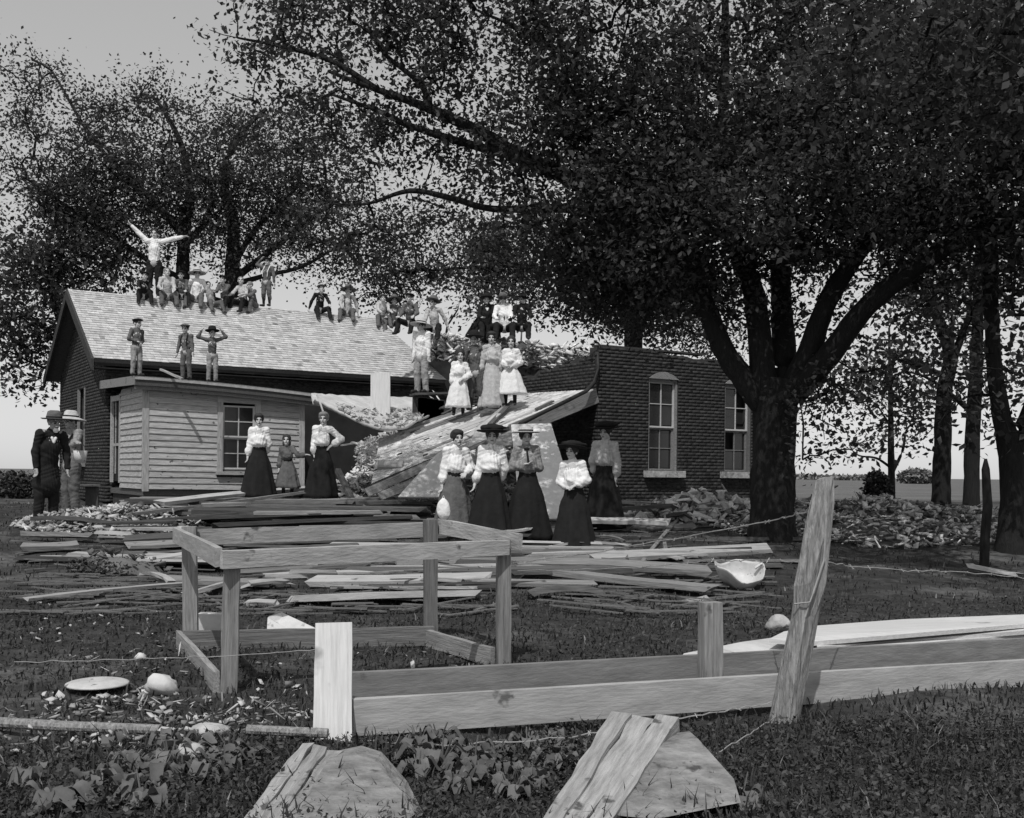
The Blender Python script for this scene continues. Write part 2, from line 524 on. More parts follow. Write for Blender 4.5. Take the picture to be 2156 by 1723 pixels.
slab(mb, [fl - UP * 0.2 + AN * 0.02, Lc(-ov, 0.05, EZ - 0.2), Lc(LEN, 0.05, EZ - 0.2), fr - UP * 0.2 + AN * 0.02], 0.02)
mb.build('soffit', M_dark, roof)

# ------------------------------------------------------------------ right wing: roof blown off
CW = P(1260, 728, 24.0)
WZ = CW[2] - 0.42                              # wall height above its own base
CW0 = np.array([CW[0], CW[1], 0.42])
def Wc(t, s, z): return CW0 + AU * t + AN * s + UP * z
def sill_z(py, t):                             # height on the wing front seen at a photo row
    d = (CW0 + AU * t)[1]
    return EYE + (CY - py) / F_PX * d - 0.42
win_t = [(1.42, 2.28), (3.72, 4.58)]
zs = sill_z(988, 1.8); zt = sill_z(795, 1.8)
def wtop(t):
    return WZ - 0.02 - (0.05 if t > 1.9 else 0) - max(0, (t - 3.2)) * 0.09 - 0.05 * max(0, math.sin(5 * t)) * (t > 2.4)
brick_wall(school, CW0, AU, -AN, 5.6, WZ, openings=[(a, b, zs, zt) for a, b in win_t], top=wtop, name='wing_front_wall')
brick_wall(school, Wc(0, 6.6, 0), -AN, -AU, 6.6, WZ, name='wing_side_wall',
           top=lambda t: WZ - 0.05 - max(0.0, (6.6 - t) * 0.11) - 0.1 * abs(math.sin(4.3 * t)) - 0.06 * abs(math.sin(17 * t)) * (t < 6.2))
brick_wall(school, Wc(5.6, 0, 0), AN, AU, 6.6, WZ, name='wing_far_wall', top=lambda t: WZ - 0.4 - 0.2 * math.sin(3 * t))
brick_wall(school, Wc(5.6, 6.6, 0), -AU, AN, 5.6, WZ, name='wing_back_wall', top=lambda t: 2.9 - 0.5 * abs(math.sin(1.3 * t)))
mb = MB(); mb.box(Wc(1.55, 0.12, WZ + 0.012), AU * 1.55, AN * 0.125, UP * 0.02)   # wall plate left on the wall head
mb.build('wall_plate', M_wood_d, school)

def school_window(t0, t1, tilt=0.0):
    c = (t0 + t1) / 2; w = t1 - t0; h = zt - zs
    win = empty('window', Wc(c, 0, zs))
    win.parent = school; win.location = Vector(Wc(c, 0, zs)) - Vector(school['_w'])
    # arched head panel
    mb = MB()
    n = 10; V = []; 
    for lay in (0.02, 0.10):
        for k in range(n + 1):
            x = -w / 2 + w * k / n
            V.append(Wc(c + x, lay, zt - 0.02 + 0.02)); V.append(Wc(c + x, lay, zt + 0.16 * (1 - (2 * x / w) ** 2) + 0.005))
    m2 = 2 * (n + 1); Fs = []
    for k in range(n):
        Fs.append((2 * k, 2 * k + 2, 2 * k + 3, 2 * k + 1)); Fs.append((m2 + 2 * k, m2 + 2 * k + 1, m2 + 2 * k + 3, m2 + 2 * k + 2))
        Fs.append((2 * k + 1, 2 * k + 3, m2 + 2 * k + 3, m2 + 2 * k + 1))
    mb.add(np.array(V) - AN * 0.045, Fs)
    mb.build('arched_head', M_wood, win)
    mb = MB()
    for x in (-w / 2 + 0.025, w / 2 - 0.025): mb.box(Wc(c + x, 0.09, zs + h / 2), AU * 0.025, AN * 0.06, UP * h / 2)
    mb.box(Wc(c, 0.09, zt - 0.03), AU * w / 2, AN * 0.061, UP * 0.03)
    mb.build('frame', M_wood, win)
    mb = MB(); mb.box(Wc(c, -0.03, zs - 0.075), AU * (w / 2 + 0.13), AN * 0.12, UP * 0.075)
    mb.build('sill', M_stone, win)
    for part, (z0, z1, dep) in enumerate(((zs + h * 0.47, zt - 0.06, 0.10), (zs + 0.01, zs + h * 0.47, 0.135))):
        mb = MB()
        sk = tilt if part == 0 else 0
        for x in (-w / 2 + 0.07, w / 2 - 0.07): mb.box(Wc(c + x + sk * 0, dep, (z0 + z1) / 2), AU * 0.02, AN * 0.018, UP * (z1 - z0) / 2)
        mb.box(Wc(c, dep, z0 + 0.02), AU * (w / 2 - 0.05), AN * 0.02, UP * 0.02); mb.box(Wc(c, dep, z1 - 0.02), AU * (w / 2 - 0.05), AN * 0.019, UP * 0.02)
        mb.build('sash', M_paint if part == 0 else M_wood, win)
        mb = MB()
        mb.box(Wc(c, dep, (z0 + z1) / 2), AU * 0.012, AN * 0.012, UP * ((z1 - z0) / 2 - 0.03))
        mb.box(Wc(c, dep, (z0 + z1) / 2 + 0.02), AU * (w / 2 - 0.08), AN * 0.011, UP * 0.009)
        mb.build('muntin', M_paint if part == 0 else M_wood, win)
        for ix in (-1, 1):
            for iz in (-1, 1):
                if t0 > 3 and (part, ix, iz) in ((0, 1, 1), (1, -1, 1), (0, 1, -1)): continue      # panes blown out
                mb = MB()
                mb.box(Wc(c + ix * (w / 4 - 0.04), dep + 0.012, (z0 + z1) / 2 + iz * (z1 - z0) / 4 * 0.9), AU * (w / 4 - 0.045), AN * 0.003, UP * ((z1 - z0) / 4 * 0.86))
                mb.build('pane', M_glass, win)
    mb = MB(); mb.box(Wc(c, 0.3, zs + h / 2), AU * (w / 2 + 0.02), AN * 0.01, UP * (h / 2 + 0.1)); mb.build('dark_room_sheet', M_dark, win)  # dark sheet behind the sashes in place of the unlit room
school_window(*win_t[0]); school_window(*win_t[1])

# ------------------------------------------------------------------ clapboard lean-to porch at the left
PB, PZ = -3.1, 2.62                            # depth of the porch, height of its wall
PLEN = 3.42
porch = empty('clapboard_lean_to', Lc(0.1, PB, 0.2), 'weathered clapboard lean-to with a flat roof against the schoolhouse front', 'lean to')
zb = 0.36                                      # foot of the boards above the yard
def Pc(a, b, z): return Lc(0.12 + a, b, z)
def lean_z(a): return -0.11 * a * (a > 0) * 0.9          # roof line sags to the right
rowh = 0.127
wa, wb, wz0, wz1 = 1.62, 2.32, zb + 0.42, zb + 1.78
k = 0; z = zb
while z < PZ + 0.1:
    top_ = PZ - 0.16
    if z < top_ + 0.02:
        zz = min(rowh, top_ - z + 0.02)
        segs = [(0.09, PLEN - 0.09)]
        if z + rowh > wz0 - 0.11 and z < wz1 + 0.02: segs = [(0.09, wa - 0.12), (wb + 0.12, PLEN - 0.09)]
        for (a0, a1) in segs:
            m0 = Pc(a0, PB - 0.012, z + zz / 2); m1 = Pc(a1, PB - 0.012, z + zz / 2)
            s0, s1 = 0.35 * lean_z(a0) * (z / PZ), 0.35 * lean_z(a1) * (z / PZ)
            plank('clapboard', m0 + UP * s0, m1 + UP * s1, rowh + 0.012, 0.024, M_clap, porch, roll=math.pi / 2 - 0.17, rough=0.003)
        plank('clapboard', Pc(-0.012, PB + 0.09, z + zz / 2), Pc(-0.012, -1.05, z + zz / 2), rowh + 0.012, 0.02, M_clap, porch, roll=math.pi / 2 + 0.17, rough=0.003)
    z += rowh
mb = MB()                                      # backing walls
mb.box(Pc(wa / 2 + 0.02, PB + 0.05, (zb + PZ - 0.16) / 2 + zb / 2), AU * (wa / 2 - 0.03), AN * 0.03, UP * (PZ - 0.2 - zb) / 2)
mb.box(Pc((wb + PLEN) / 2 - 0.02, PB + 0.05, (zb + PZ - 0.16) / 2 + zb / 2 - 0.1), AU * ((PLEN - wb) / 2 - 0.03), AN * 0.03, UP * (PZ - 0.4 - zb) / 2)
mb.box(Pc((wa + wb) / 2, PB + 0.05, (zb + wz0) / 2), AU * (wb - wa) / 2, AN * 0.03, UP * (wz0 - zb) / 2)
mb.box(Pc(0.03, (PB - 1.0) / 2 - 0.02, (zb + PZ - 0.16) / 2 + zb / 2), AU * 0.02, AN * (-(PB + 1.0) / 2 - 0.02), UP * (PZ - 0.2 - zb) / 2)
mb.build('wall_backing', M_wood_d, porch)
for (a, b, zz) in ((0.035, PB - 0.01, PZ - 0.1), (PLEN - 0.03, PB - 0.01, PZ - 0.25), (wa - 0.065, PB - 0.02, 0), (wb + 0.065, PB - 0.02, 0)):
    if zz: plank('corner_board', Pc(a, b, zb - 0.05), Pc(a - 0.02, b, zz), 0.13, 0.05, M_clap, porch, up=tuple(-AN))
    else: plank('window_casing', Pc(a, b, wz0 - 0.05), Pc(a, b, wz1 + 0.08), 0.12, 0.05, M_clap, porch, up=tuple(-AN))
plank('window_casing', Pc(wa - 0.12, PB - 0.022, wz1 + 0.12), Pc(wb + 0.12, PB - 0.022, wz1 + 0.1), 0.12, 0.05, M_clap, porch, roll=math.pi / 2)
plank('window_sill', Pc(wa - 0.15, PB - 0.05, wz0 - 0.08), Pc(wb + 0.15, PB - 0.05, wz0 - 0.08), 0.07, 0.14, M_clap, porch, roll=math.pi / 2)
pw = empty('window', Pc((wa + wb) / 2, PB, wz0)); pw.parent = porch; pw.location = Vector(pw['_w']) - Vector(porch['_w'])
for part, (z0, z1, dep) in enumerate((((wz0 + wz1) / 2, wz1, 0.02), (wz0, (wz0 + wz1) / 2, 0.05))):
    mb = MB()
    for a in (wa + 0.02, wb - 0.02): mb.box(Pc(a, PB + dep, (z0 + z1) / 2), AU * 0.02, AN * 0.016, UP * (z1 - z0) / 2)
    for zz in (z0 + 0.018, z1 - 0.018): mb.box(Pc((wa + wb) / 2, PB + dep, zz), AU * (wb - wa) / 2, AN * 0.017, UP * 0.018)
    mb.build('sash', M_paint, pw)
    mb = MB()
    mb.box(Pc((wa + wb) / 2, PB + dep, (z0 + z1) / 2), AU * 0.011, AN * 0.012, UP * (z1 - z0) / 2)
    mb.box(Pc((wa + wb) / 2, PB + dep, (z0 + z1) / 2), AU * (wb - wa) / 2, AN * 0.011, UP * 0.010)
    mb.build('muntin', M_paint if part == 0 else M_clap, pw)
    for ix in (-1, 1):
        for iz in (-1, 1):
            mb = MB(); mb.box(Pc((wa + wb) / 2 + ix * (wb - wa) / 4, PB + dep + 0.008, (z0 + z1) / 2 + iz * (z1 - z0) / 4), AU * ((wb - wa) / 4 - 0.012), AN * 0.003, UP * ((z1 - z0) / 4 - 0.01))
            mb.build('pane', M_glass, pw)
mb = MB(); mb.box(Pc((wa + wb) / 2, PB + 0.35, (wz0 + wz1) / 2), AU * 0.5, AN * 0.01, UP * 0.8); mb.build('dark_room_sheet', M_dark, pw)  # near-black sheet behind the panes, painted as the unlit interior
# side door, its dark room a near-black sheet across the opening
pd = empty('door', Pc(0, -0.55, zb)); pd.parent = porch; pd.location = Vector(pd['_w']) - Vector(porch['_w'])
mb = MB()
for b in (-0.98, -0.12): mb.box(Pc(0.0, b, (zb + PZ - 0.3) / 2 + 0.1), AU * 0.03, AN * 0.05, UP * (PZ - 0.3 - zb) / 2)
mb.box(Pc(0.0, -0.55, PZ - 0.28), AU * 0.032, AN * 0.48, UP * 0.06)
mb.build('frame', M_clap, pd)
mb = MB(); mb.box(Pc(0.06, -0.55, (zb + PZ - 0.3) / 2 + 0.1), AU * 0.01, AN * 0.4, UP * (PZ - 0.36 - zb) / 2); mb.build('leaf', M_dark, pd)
mb = MB()
for b in (-0.35, -0.72): mb.box(Pc(0.03, b, zb + 1.15), AU * 0.012, AN * 0.02, UP * 0.85)
mb.box(Pc(0.03, -0.55, zb + 0.95), AU * 0.012, AN * 0.36, UP * 0.03)
mb.build('rail', M_clap, pd)
# roof of the lean-to: thin, with a light edge, sagging to the right
mb = MB(); nseg = 10; ra = np.linspace(-0.25, PLEN + 0.42, nseg + 1)
def rsag(a): return PZ + 0.02 + (-0.02 * max(a, 0) - 0.008 * max(a, 0) ** 2)
for a0, a1 in zip(ra[:-1], ra[1:]):
    slab(mb, [Pc(a0, PB - 0.25, rsag(a0)), Pc(a1, PB - 0.25, rsag(a1)), Pc(a1, -0.03, rsag(a1) + 0.12), Pc(a0, -0.03, rsag(a0) + 0.12)], 0.05)
proof = mb.build('roof', M_wood, porch)
for kk, (dz, tt, m_, dep) in enumerate(((-0.045, 0.05, M_wood_l, -0.262), (-0.13, 0.11, M_wood_d, -0.235), (-0.225, 0.07, M_wood, -0.2))):
    mb = MB()
    for a0, a1 in zip(ra[:-1], ra[1:]):
        q0, q1 = Pc(a0, PB + dep, rsag(a0) + dz), Pc(a1, PB + dep, rsag(a1) + dz)
        mb.box((q0 + q1) / 2, (q1 - q0) / 2, AN * 0.014, UP * tt / 2)
    mb.build('fascia', m_, proof)
mb = MB()
for (b0, b1) in ((PB - 0.24, -0.05),):
    q0, q1 = Pc(-0.26, b0, rsag(-0.25) - 0.09), Pc(-0.26, b1, rsag(-0.25) + 0.02)
    mb.box((q0 + q1) / 2, (q1 - q0) / 2, AU * 0.014, UP * 0.09)
mb.build('fascia', M_wood, proof)
mb = MB(); mb.box(Pc(PLEN / 2, PB / 2, zb - 0.08), AU * PLEN / 2, AN * 1.52, UP * 0.06); mb.build('floor', M_wood_d, porch)
mb = MB(); mb.box(Pc(PLEN / 2, PB / 2, 0.13), AU * (PLEN / 2 - 0.05), AN * 1.5, UP * 0.15); mb.build('footing', M_mortar, porch)

# near-black sheets added under the torn porch roof to darken the shaded gap
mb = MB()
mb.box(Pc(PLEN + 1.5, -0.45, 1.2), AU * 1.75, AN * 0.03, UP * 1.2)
mb.build('gap_shade_sheet', M_dark, porch)
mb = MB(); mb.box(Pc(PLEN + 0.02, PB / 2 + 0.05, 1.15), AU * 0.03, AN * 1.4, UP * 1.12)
mb.build('gap_shade_sheet', M_dark, porch)
# ------------------------------------------------------------------ rubble
def chunk_field(name, pts, sizes, m, parent=None, tones=None, flat=0.55, label=None, cat=None, kind='stuff', origin=None):
    """many broken pieces (plaster, brick ends, splinters) as one mass"""
    base = np.array([[-1, -1, -1], [1, -1, -1], [1, 1, -1], [-1, 1, -1], [-1, -1, 1], [1, -1, 1], [1, 1, 1], [-1, 1, 1]], float) * 0.5
    quads = np.array([(0, 3, 2, 1), (4, 5, 6, 7), (0, 1, 5, 4), (1, 2, 6, 5), (2, 3, 7, 6), (3, 0, 4, 7)])
    n = len(pts)
    lath = RNG.random(n) < .14                      # splinters and lath ends among the plaster plates
    sc = np.stack([sizes * np.where(lath, RNG.uniform(1.5, 4, n), RNG.uniform(0.6, 1.6, n)), sizes * np.where(lath, RNG.uniform(.12, .3, n), RNG.uniform(0.5, 1.2, n)), sizes * RNG.uniform(0.06, flat * .55, n)], 1)
    sk_ = 1 + RNG.uniform(-0.5, 0.5, (n, 4, 3)); B = base[None] * np.concatenate([sk_, sk_ * RNG.uniform(.85, 1, (n, 1, 1))], 1)
    B = B * sc[:, None, :]
    ax = RNG.normal(size=(n, 3)) * np.array([0.55, 0.55, 1.8]); an = np.linalg.norm(ax, axis=1) + 1e-9; k = ax / an[:, None]
    ca, sa = np.cos(an)[:, None, None], np.sin(an)[:, None, None]
    kk = k[:, None, :]
    B = B * ca + np.cross(np.broadcast_to(kk, B.shape), B) * sa + kk * (B * kk).sum(-1, keepdims=True) * (1 - ca)
    V = (B + np.asarray(pts)[:, None, :]).reshape(-1, 3)
    Fs = (quads[None] + (np.arange(n) * 8)[:, None, None]).reshape(-1, 4)
    o = obj(name, V, Fs, m, parent, origin=origin)
    t = RNG.uniform(0.35, 1.25, n) if tones is None else tones
    set_tone(o, np.repeat(t, 6))
    return tag(o, label, cat, kind=kind)

def heap(name, cx, cy, rx, ry, h, m, label, cat, rot=0.0, nchunk=400, csize=(0.05, 0.2), rise=0.0, tone=(0.35, 1.25), flat=0.6):
    """a bumpy mound with broken pieces lying all over it"""
    n = 26
    g = np.linspace(-1, 1, n)
    A, B = np.meshgrid(g, g)
    cr_, sr_ = math.cos(rot), math.sin(rot)
    def xyz(A, B, extra=0.0):
        r2 = A * A + B * B
        X = cx + rx * A * cr_ - ry * B * sr_; Y = cy + rx * A * sr_ + ry * B * cr_
        Z = ground(X, Y) - 0.06 + (h * np.clip(1 - r2, 0, 1) ** 0.8) * (1 + 0.25 * np.sin(3.1 * X + 1.7 * Y) * np.cos(2.3 * Y - X)) + 0.05 * np.sin(9 * X) * np.cos(8 * Y) * np.clip(1 - r2, 0, 1) + extra
        return X, Y, Z
    X, Y, Z = xyz(A, B)
    Z = Z + RNG.uniform(-0.02, 0.02, Z.shape)
    root = empty(name, (cx, cy, float(ground(cx, cy))), label, cat, kind='stuff')
    i, j = np.meshgrid(np.arange(n - 1), np.arange(n - 1)); a = (j * n + i).ravel()
    keep = (A[j, i] ** 2 + B[j, i] ** 2).ravel() < 1.1
    Fs = np.stack([a, a + 1, a + n + 1, a + n], 1)[keep]
    obj('mound', np.stack([X, Y, Z], -1).reshape(-1, 3), Fs, M_earth, root)
    rr = np.sqrt(RNG.uniform(0, 1, nchunk)); th = RNG.uniform(0, 2 * math.pi, nchunk)
    X, Y, Z = xyz(rr * np.cos(th), rr * np.sin(th), 0.05)
    o = chunk_field('fragments', np.stack([X, Y, Z + RNG.uniform(0, 0.05, nchunk)], 1), RNG.uniform(csize[0], csize[1], nchunk) ** 1.0, m, root, tones=np.where(RNG.random(nchunk) < .35, RNG.uniform(.1, .45, nchunk), RNG.uniform(tone[0], tone[1], nchunk)), flat=flat)
    return root

def cam_ground(px, d):
    p = P(px, 1000, d); p[2] = float(ground(p[0], p[1])); return p

hp = cam_ground(240, 17.4)
heap('plaster_heap', hp[0], hp[1], 1.45, 1.9, 0.2, M_plast, 'white heap of broken plaster beside the dark suited man', 'rubble', 0.2, 2400, (0.02, 0.10), tone=(0.35, 1.05), flat=.6)
hp = cam_ground(765, 20.9)
heap('plaster_heap', hp[0], hp[1] + 0.3, 0.85, 0.9, 0.58, M_plast, 'grey rubble heap spilling from under the fallen roof', 'rubble', 0.3, 1300, (0.03, 0.13), tone=(0.25, 0.95))
hp = cam_ground(1860, 18.2)
heap('brick_heap', hp[0], hp[1], 2.9, 2.7, 0.36, M_plast, 'wide low heap of rubble right of the big tree', 'rubble', -0.35, 4200, (0.02, 0.11), tone=(0.5, 1.4))
hp = cam_ground(1490, 19.0)
heap('plaster_heap', hp[0], hp[1], 1.5, 1.0, 0.42, M_plast, 'pale plaster heap against the wing wall by the tree', 'rubble', 0.3, 900, (0.04, 0.2), tone=(0.6, 1.5), flat=0.7)
hp = cam_ground(420, 6.1)
heap('pebble_heap', -1.75, 5.3, 0.8, 0.6, 0.03, M_plast, 'low spill of pale mortar crumbs by the frame foot', 'rubble', 0.2, 500, (0.008, 0.035), tone=(0.3, 0.85))
heap('earth_heap', P(250, 1200, 12.4)[0], 12.4, 0.55, 0.45, 0.20, M_earth, 'small dark mound of earth left of the frame', 'earth', 0.2, 60, (0.03, 0.08), tone=(0.2, 0.5))

# big mass of wreckage between main block and wing that the fallen roof and the children rest on
def wreck():
    root = empty('wreckage_mound', Lc(5.6, -2.6, 0), 'great mound of wreckage under the fallen roof', 'rubble', kind='stuff')
    na, nb = 40, 34
    A, B = np.meshgrid(np.linspace(5.2, 8.75, na), np.linspace(-5.6, -0.05, nb))
    def hz(A, B):
        back = sstep((B + 5.6) / 4.2)
        right = sstep((A - 5.2) / 2.4)
        h = 0.1 + 0.3 * back + 2.0 * back * right
        return h + 0.08 * np.sin(5 * A + 2 * B) * np.cos(4 * B - A)
    Z = hz(A, B) + RNG.uniform(-0.04, 0.04, A.shape)
    V = O0 + A[..., None] * AU + B[..., None] * AN + Z[..., None] * UP
    i, j = np.meshgrid(np.arange(na - 1), np.arange(nb - 1)); a = (j * na + i).ravel()
    obj('mound', V.reshape(-1, 3), np.stack([a, a + 1, a + na + 1, a + na], 1), M_earth, root)
    n = 1500
    a = RNG.uniform(5.3, 8.7, n); b = RNG.uniform(-5.5, -0.1, n)
    p = O0 + a[:, None] * AU + b[:, None] * AN + (hz(a, b) + 0.05)[:, None] * UP
    chunk_field('fragments', p, RNG.uniform(0.04, 0.2, n), M_plast, root, tones=RNG.uniform(0.4, 1.3, n), flat=.35)
wreck()

# ------------------------------------------------------------------ fallen roof section
SA, SB, SC, SG = P(1256, 822, 24.0), P(1078, 832, 26.0), P(800, 925, 22.6), P(782, 1020, 20.0)
fall = empty('fallen_roof_section', SG, 'pale shingled roof section fallen at a slant between porch and wing', 'roof')
mb = MB()
slab(mb, [SG, SA, SB, SC], 0.09)
mb.build('deck', M_wood, fall)
shingle_patch(fall, SG + UP * 0.01, SA + UP * 0.01, SC + UP * 0.01, SB + UP * 0.01, 26, missing=0.02, m=mat('loose_shingle', 0.60, 0.25, 8.0, 0.9, 0.3, 30.0, attr=True), curl=0.006, lift=.004, thick=.008)
eg = (SA - SG) / np.linalg.norm(SA - SG)
plank('fascia', SG + eg * 3.6 - UP * 0.11, SA + eg * 0.02 - UP * 0.13 - np.array([0, .03, 0]), 0.30, 0.03, M_wood, fall, roll=math.pi / 2)
plank('edge_board', SG - eg * 0.1 - UP * 0.12 - np.array([0, .05, 0]), SG + eg * 3.3 - UP * 0.05 - np.array([0, .05, 0]), 0.16, 0.03, M_wood, fall, roll=math.pi / 2 - 0.5)
plank('edge_board', SG - eg * 0.05 + np.array([0.22, -0.25, -0.2]), SG + eg * 2.6 + np.array([0.2, -0.22, -0.28]), 0.17, 0.03, M_wood, fall, roll=math.pi / 2 - 0.6)
def bilS(s, t): return (SG * (1 - s) + SA * s) * (1 - t) + (SC * (1 - s) + SB * s) * t
def slab_at(px, py):
    n = np.cross(SA - SG, SC - SG)
    o = np.array([0, 0, EYE]); r = P(px, py, 1.0) - o
    d = n.dot(SG - o) / n.dot(r)
    return o + r * d
# loose boards lying over the fallen roof
for ib, (x0, y0, x1, y1, w, m_) in enumerate(((1010, 905, 1075, 855, .14, M_wood), (1030, 900, 1080, 850, .1, M_wood_d), (927, 866, 975, 846, .12, M_wood_d), (930, 878, 965, 862, .08, M_wood_d),
                            (840, 912, 850, 895, .1, M_wood_d), (845, 905, 868, 895, .06, M_wood_d), (880, 893, 905, 880, .05, M_wood), (1125, 868, 1165, 850, .07, M_wood_d), (985, 925, 1050, 878, .12, M_wood_l))):
    plank('loose_board', slab_at(x0, y0) + UP * 0.05, slab_at(x1, y1) + UP * 0.06, w, 0.03, m_, roll=0.1,
          label=('grey board by the feet of the tall light-dressed girl', 'dark board by the feet of the flared-dress girl', 'dark board just left of the small white-dressed girl', 'thin dark board below the left girl on the fallen roof', 'dark scrap at the lower left edge of the fallen roof', 'narrow dark strip near the lower left edge of the fallen roof', 'narrow grey strip in the middle left of the fallen roof', 'narrow dark strip by the gutter pipe on the fallen roof', 'pale board sloping above the feathered hat on the fallen roof')[ib], cat='board', group='loose boards on the fallen roof', ragged=(.06, .06))
# long strips of sheathing laid bare along the fallen roof
for k in range(11):
    t_ = (k + .5) / 11 + random.uniform(-.03, .03); s0 = random.uniform(0, .35); s1 = min(1, s0 + random.uniform(.3, .65))
    plank('sheathing_strip', bilS(s0, t_) + UP * .03, bilS(s1, t_ + random.uniform(-.03, .03)) + UP * .03, random.uniform(.07, .15), .018, random.choice((M_wood, M_wood_l, M_wood_l, M_wood)), fall, up=tuple(np.cross(SA - SG, SC - SG)), ragged=(.15, .15), rough=.006)
# iron gutter pipe bent down off the wing corner
mb = MB(); mb.tube([P(1257, 742, 23.9), P(1258, 775, 23.85), P(1252, 805, 23.8), P(1234, 824, 23.5), P(1190, 846, 23.0), P(1140, 870, 22.4), P(1094, 894, 22.0)], 0.045, 8)
tag(mb.build('gutter_pipe', M_iron, smooth=True), 'black bent gutter pipe hanging from the wing corner', 'pipe')

# hanging porch roofing that sags into the gap
def hanging():
    up_ = [P(655, 828, 23.6), P(700, 831, 24.2), P(760, 834, 24.9), P(820, 836, 25.6), P(870, 836, 26.2)]
    lo_ = [P(664, 838, 21.9), P(703, 858, 21.7), P(752, 884, 21.6), P(800, 902, 21.8), P(850, 899, 22.4), P(890, 878, 23.2)]
    n = 24; mrows = 10
    def samp(pl, s):
        q = s * (len(pl) - 1); i = min(int(q), len(pl) - 2); f = q - i
        return pl[i] * (1 - f) + pl[i + 1] * f
    V = []
    for j in range(mrows + 1):
        t = j / mrows
        for i in range(n + 1):
            s = i / n
            p = samp(lo_, s) * (1 - t) + samp(up_, s) * t
            p = p + UP * (-0.12 * math.sin(math.pi * t) + random.uniform(-.012, .012))
            V.append(p)
    V = np.array(V); k = len(V)
    Fs = []
    for j in range(mrows):
        for i in range(n):
            a = j * (n + 1) + i
            Fs.append((a, a + 1, a + n + 2, a + n + 1)); Fs.append((k + a, k + a + n + 1, k + a + n + 2, k + a + 1))
    for i in range(n): Fs.append((i, k + i, k + i + 1, i + 1))
    root = empty('sagging_porch_roof', V[12], 'torn porch roofing sagging down beside the lean-to', 'roof')
    obj('roofing_sheet', np.concatenate([V, V - UP * 0.06]), Fs, mat('roofing_felt', 0.5, 0.3, 3.0, 0.9, 0.5, 9.0), root, smooth=True)
    s = RNG.uniform(0.25, 1, 300); t = RNG.uniform(0, 0.75, 300) ** 1.3
    pts = np.array([samp(lo_, a) * (1 - b) + samp(up_, a) * b + UP * (-0.12 * math.sin(math.pi * b) + 0.03) for a, b in zip(s, t)])
    chunk_field('fragments', pts, RNG.uniform(0.02, 0.09, 300), M_plast, root, tones=RNG.uniform(.2, .9, 300), kind='stuff', flat=.3)
hanging()
# tall white board against the wall
plank('white_board', P(801, 890, 24.0), P(801, 786, 24.3), 0.43, 0.05, M_paint, up=tuple(-AN * 0 + np.array([0, -1, 0])), label='tall white board standing upright under the schoolhouse eave', cat='board', rough=.002)
# white sheet of plaster board under the lower edge, white panel behind the women, small panels
def panel(name, pts, th, m, label, cat):
    q = [np.asarray(p) for p in pts]
    mb = MB(); slab(mb, q, th)
    return tag(mb.build(name, m), label, cat)
panel('plaster_sheet', [P(838, 1046, 19.4), P(938, 1046, 19.4), P(936, 945, 20.3), P(915, 960, 20.3)], 0.03, M_cloth, 'white plaster sheet leaning below the fallen roof edge', 'sheet')
panel('fallen_partition', [P(1096, 1092, 18.4), P(1222, 1092, 18.4), P(1160, 891, 20.6), P(1076, 894, 20.6)], 0.04, mat('whitewashed_panel', .85, .12, 4.0, .9, .3, 12.0), 'large white panel leaning behind the hatted women', 'panel')
panel('fallen_boarding', [P(1000, 960, 20.4), P(1078, 936, 20.6), P(1078, 905, 21.2), P(1002, 940, 21.0)], 0.04, M_wood, 'grey board panel sticking out below the fallen roof', 'panel')
panel('plaster_sheet', [P(985, 942, 20.6), P(1025, 925, 20.8), P(1020, 900, 21.2), P(1000, 906, 21.2)], 0.03, M_cloth, 'small white plaster piece behind the bareheaded woman', 'sheet')
panel('window_box', [P(794, 983, 20.6), P(846, 983, 20.6), P(850, 968, 20.7), P(796, 970, 20.7)], 0.08, M_wood_l, 'short pale board showing in the hole of the fallen roof', 'board')
for (x0, y0, d0, x1, y1, d1, w, m_, lab) in (
        (718, 938, 21.0, 784, 928, 21.4, .04, M_wood_l, 'thin pale pole in the dark gap beside the lean-to'),
        (711, 990, 20.3, 740, 1050, 19.8, .10, M_wood_d, 'dark slanting stick leaning on the grey rubble heap'),
        (668, 832, 22.0, 682, 872, 21.6, .03, M_wood_l, 'thin splinter hanging from the torn porch roof corner'),
        (338, 778, 22.6, 384, 798, 22.2, .05, M_wood_l, 'short white stick tilted up on the lean-to roof')):
    plank('stick', P(x0, y0, d0), P(x1, y1, d1), w, w * .8, m_, label=lab, cat='stick')
# lumps of plaster on the lip of the gap
for i, (px, py, d, r) in enumerate(((768, 945, 20.9, .15), (782, 928, 21.2, .09), (764, 966, 20.8, .1))):
    n = 120
    u = RNG.normal(size=(n, 3)); u /= np.linalg.norm(u, axis=1)[:, None]
    chunk_field('plaster_lump', P(px, py, d) + u * np.array([1, .8, 1]) * r * 0.7, np.full(n, r * 0.7), M_plast, tones=RNG.uniform(.7, 1.1, n), flat=.9,
                label=('largest pale plaster lump on the torn porch edge', 'highest small plaster lump on the torn porch edge', 'lowest plaster lump on the torn porch edge')[i], cat='plaster', kind='thing')['group'] = 'plaster lumps on the porch edge'

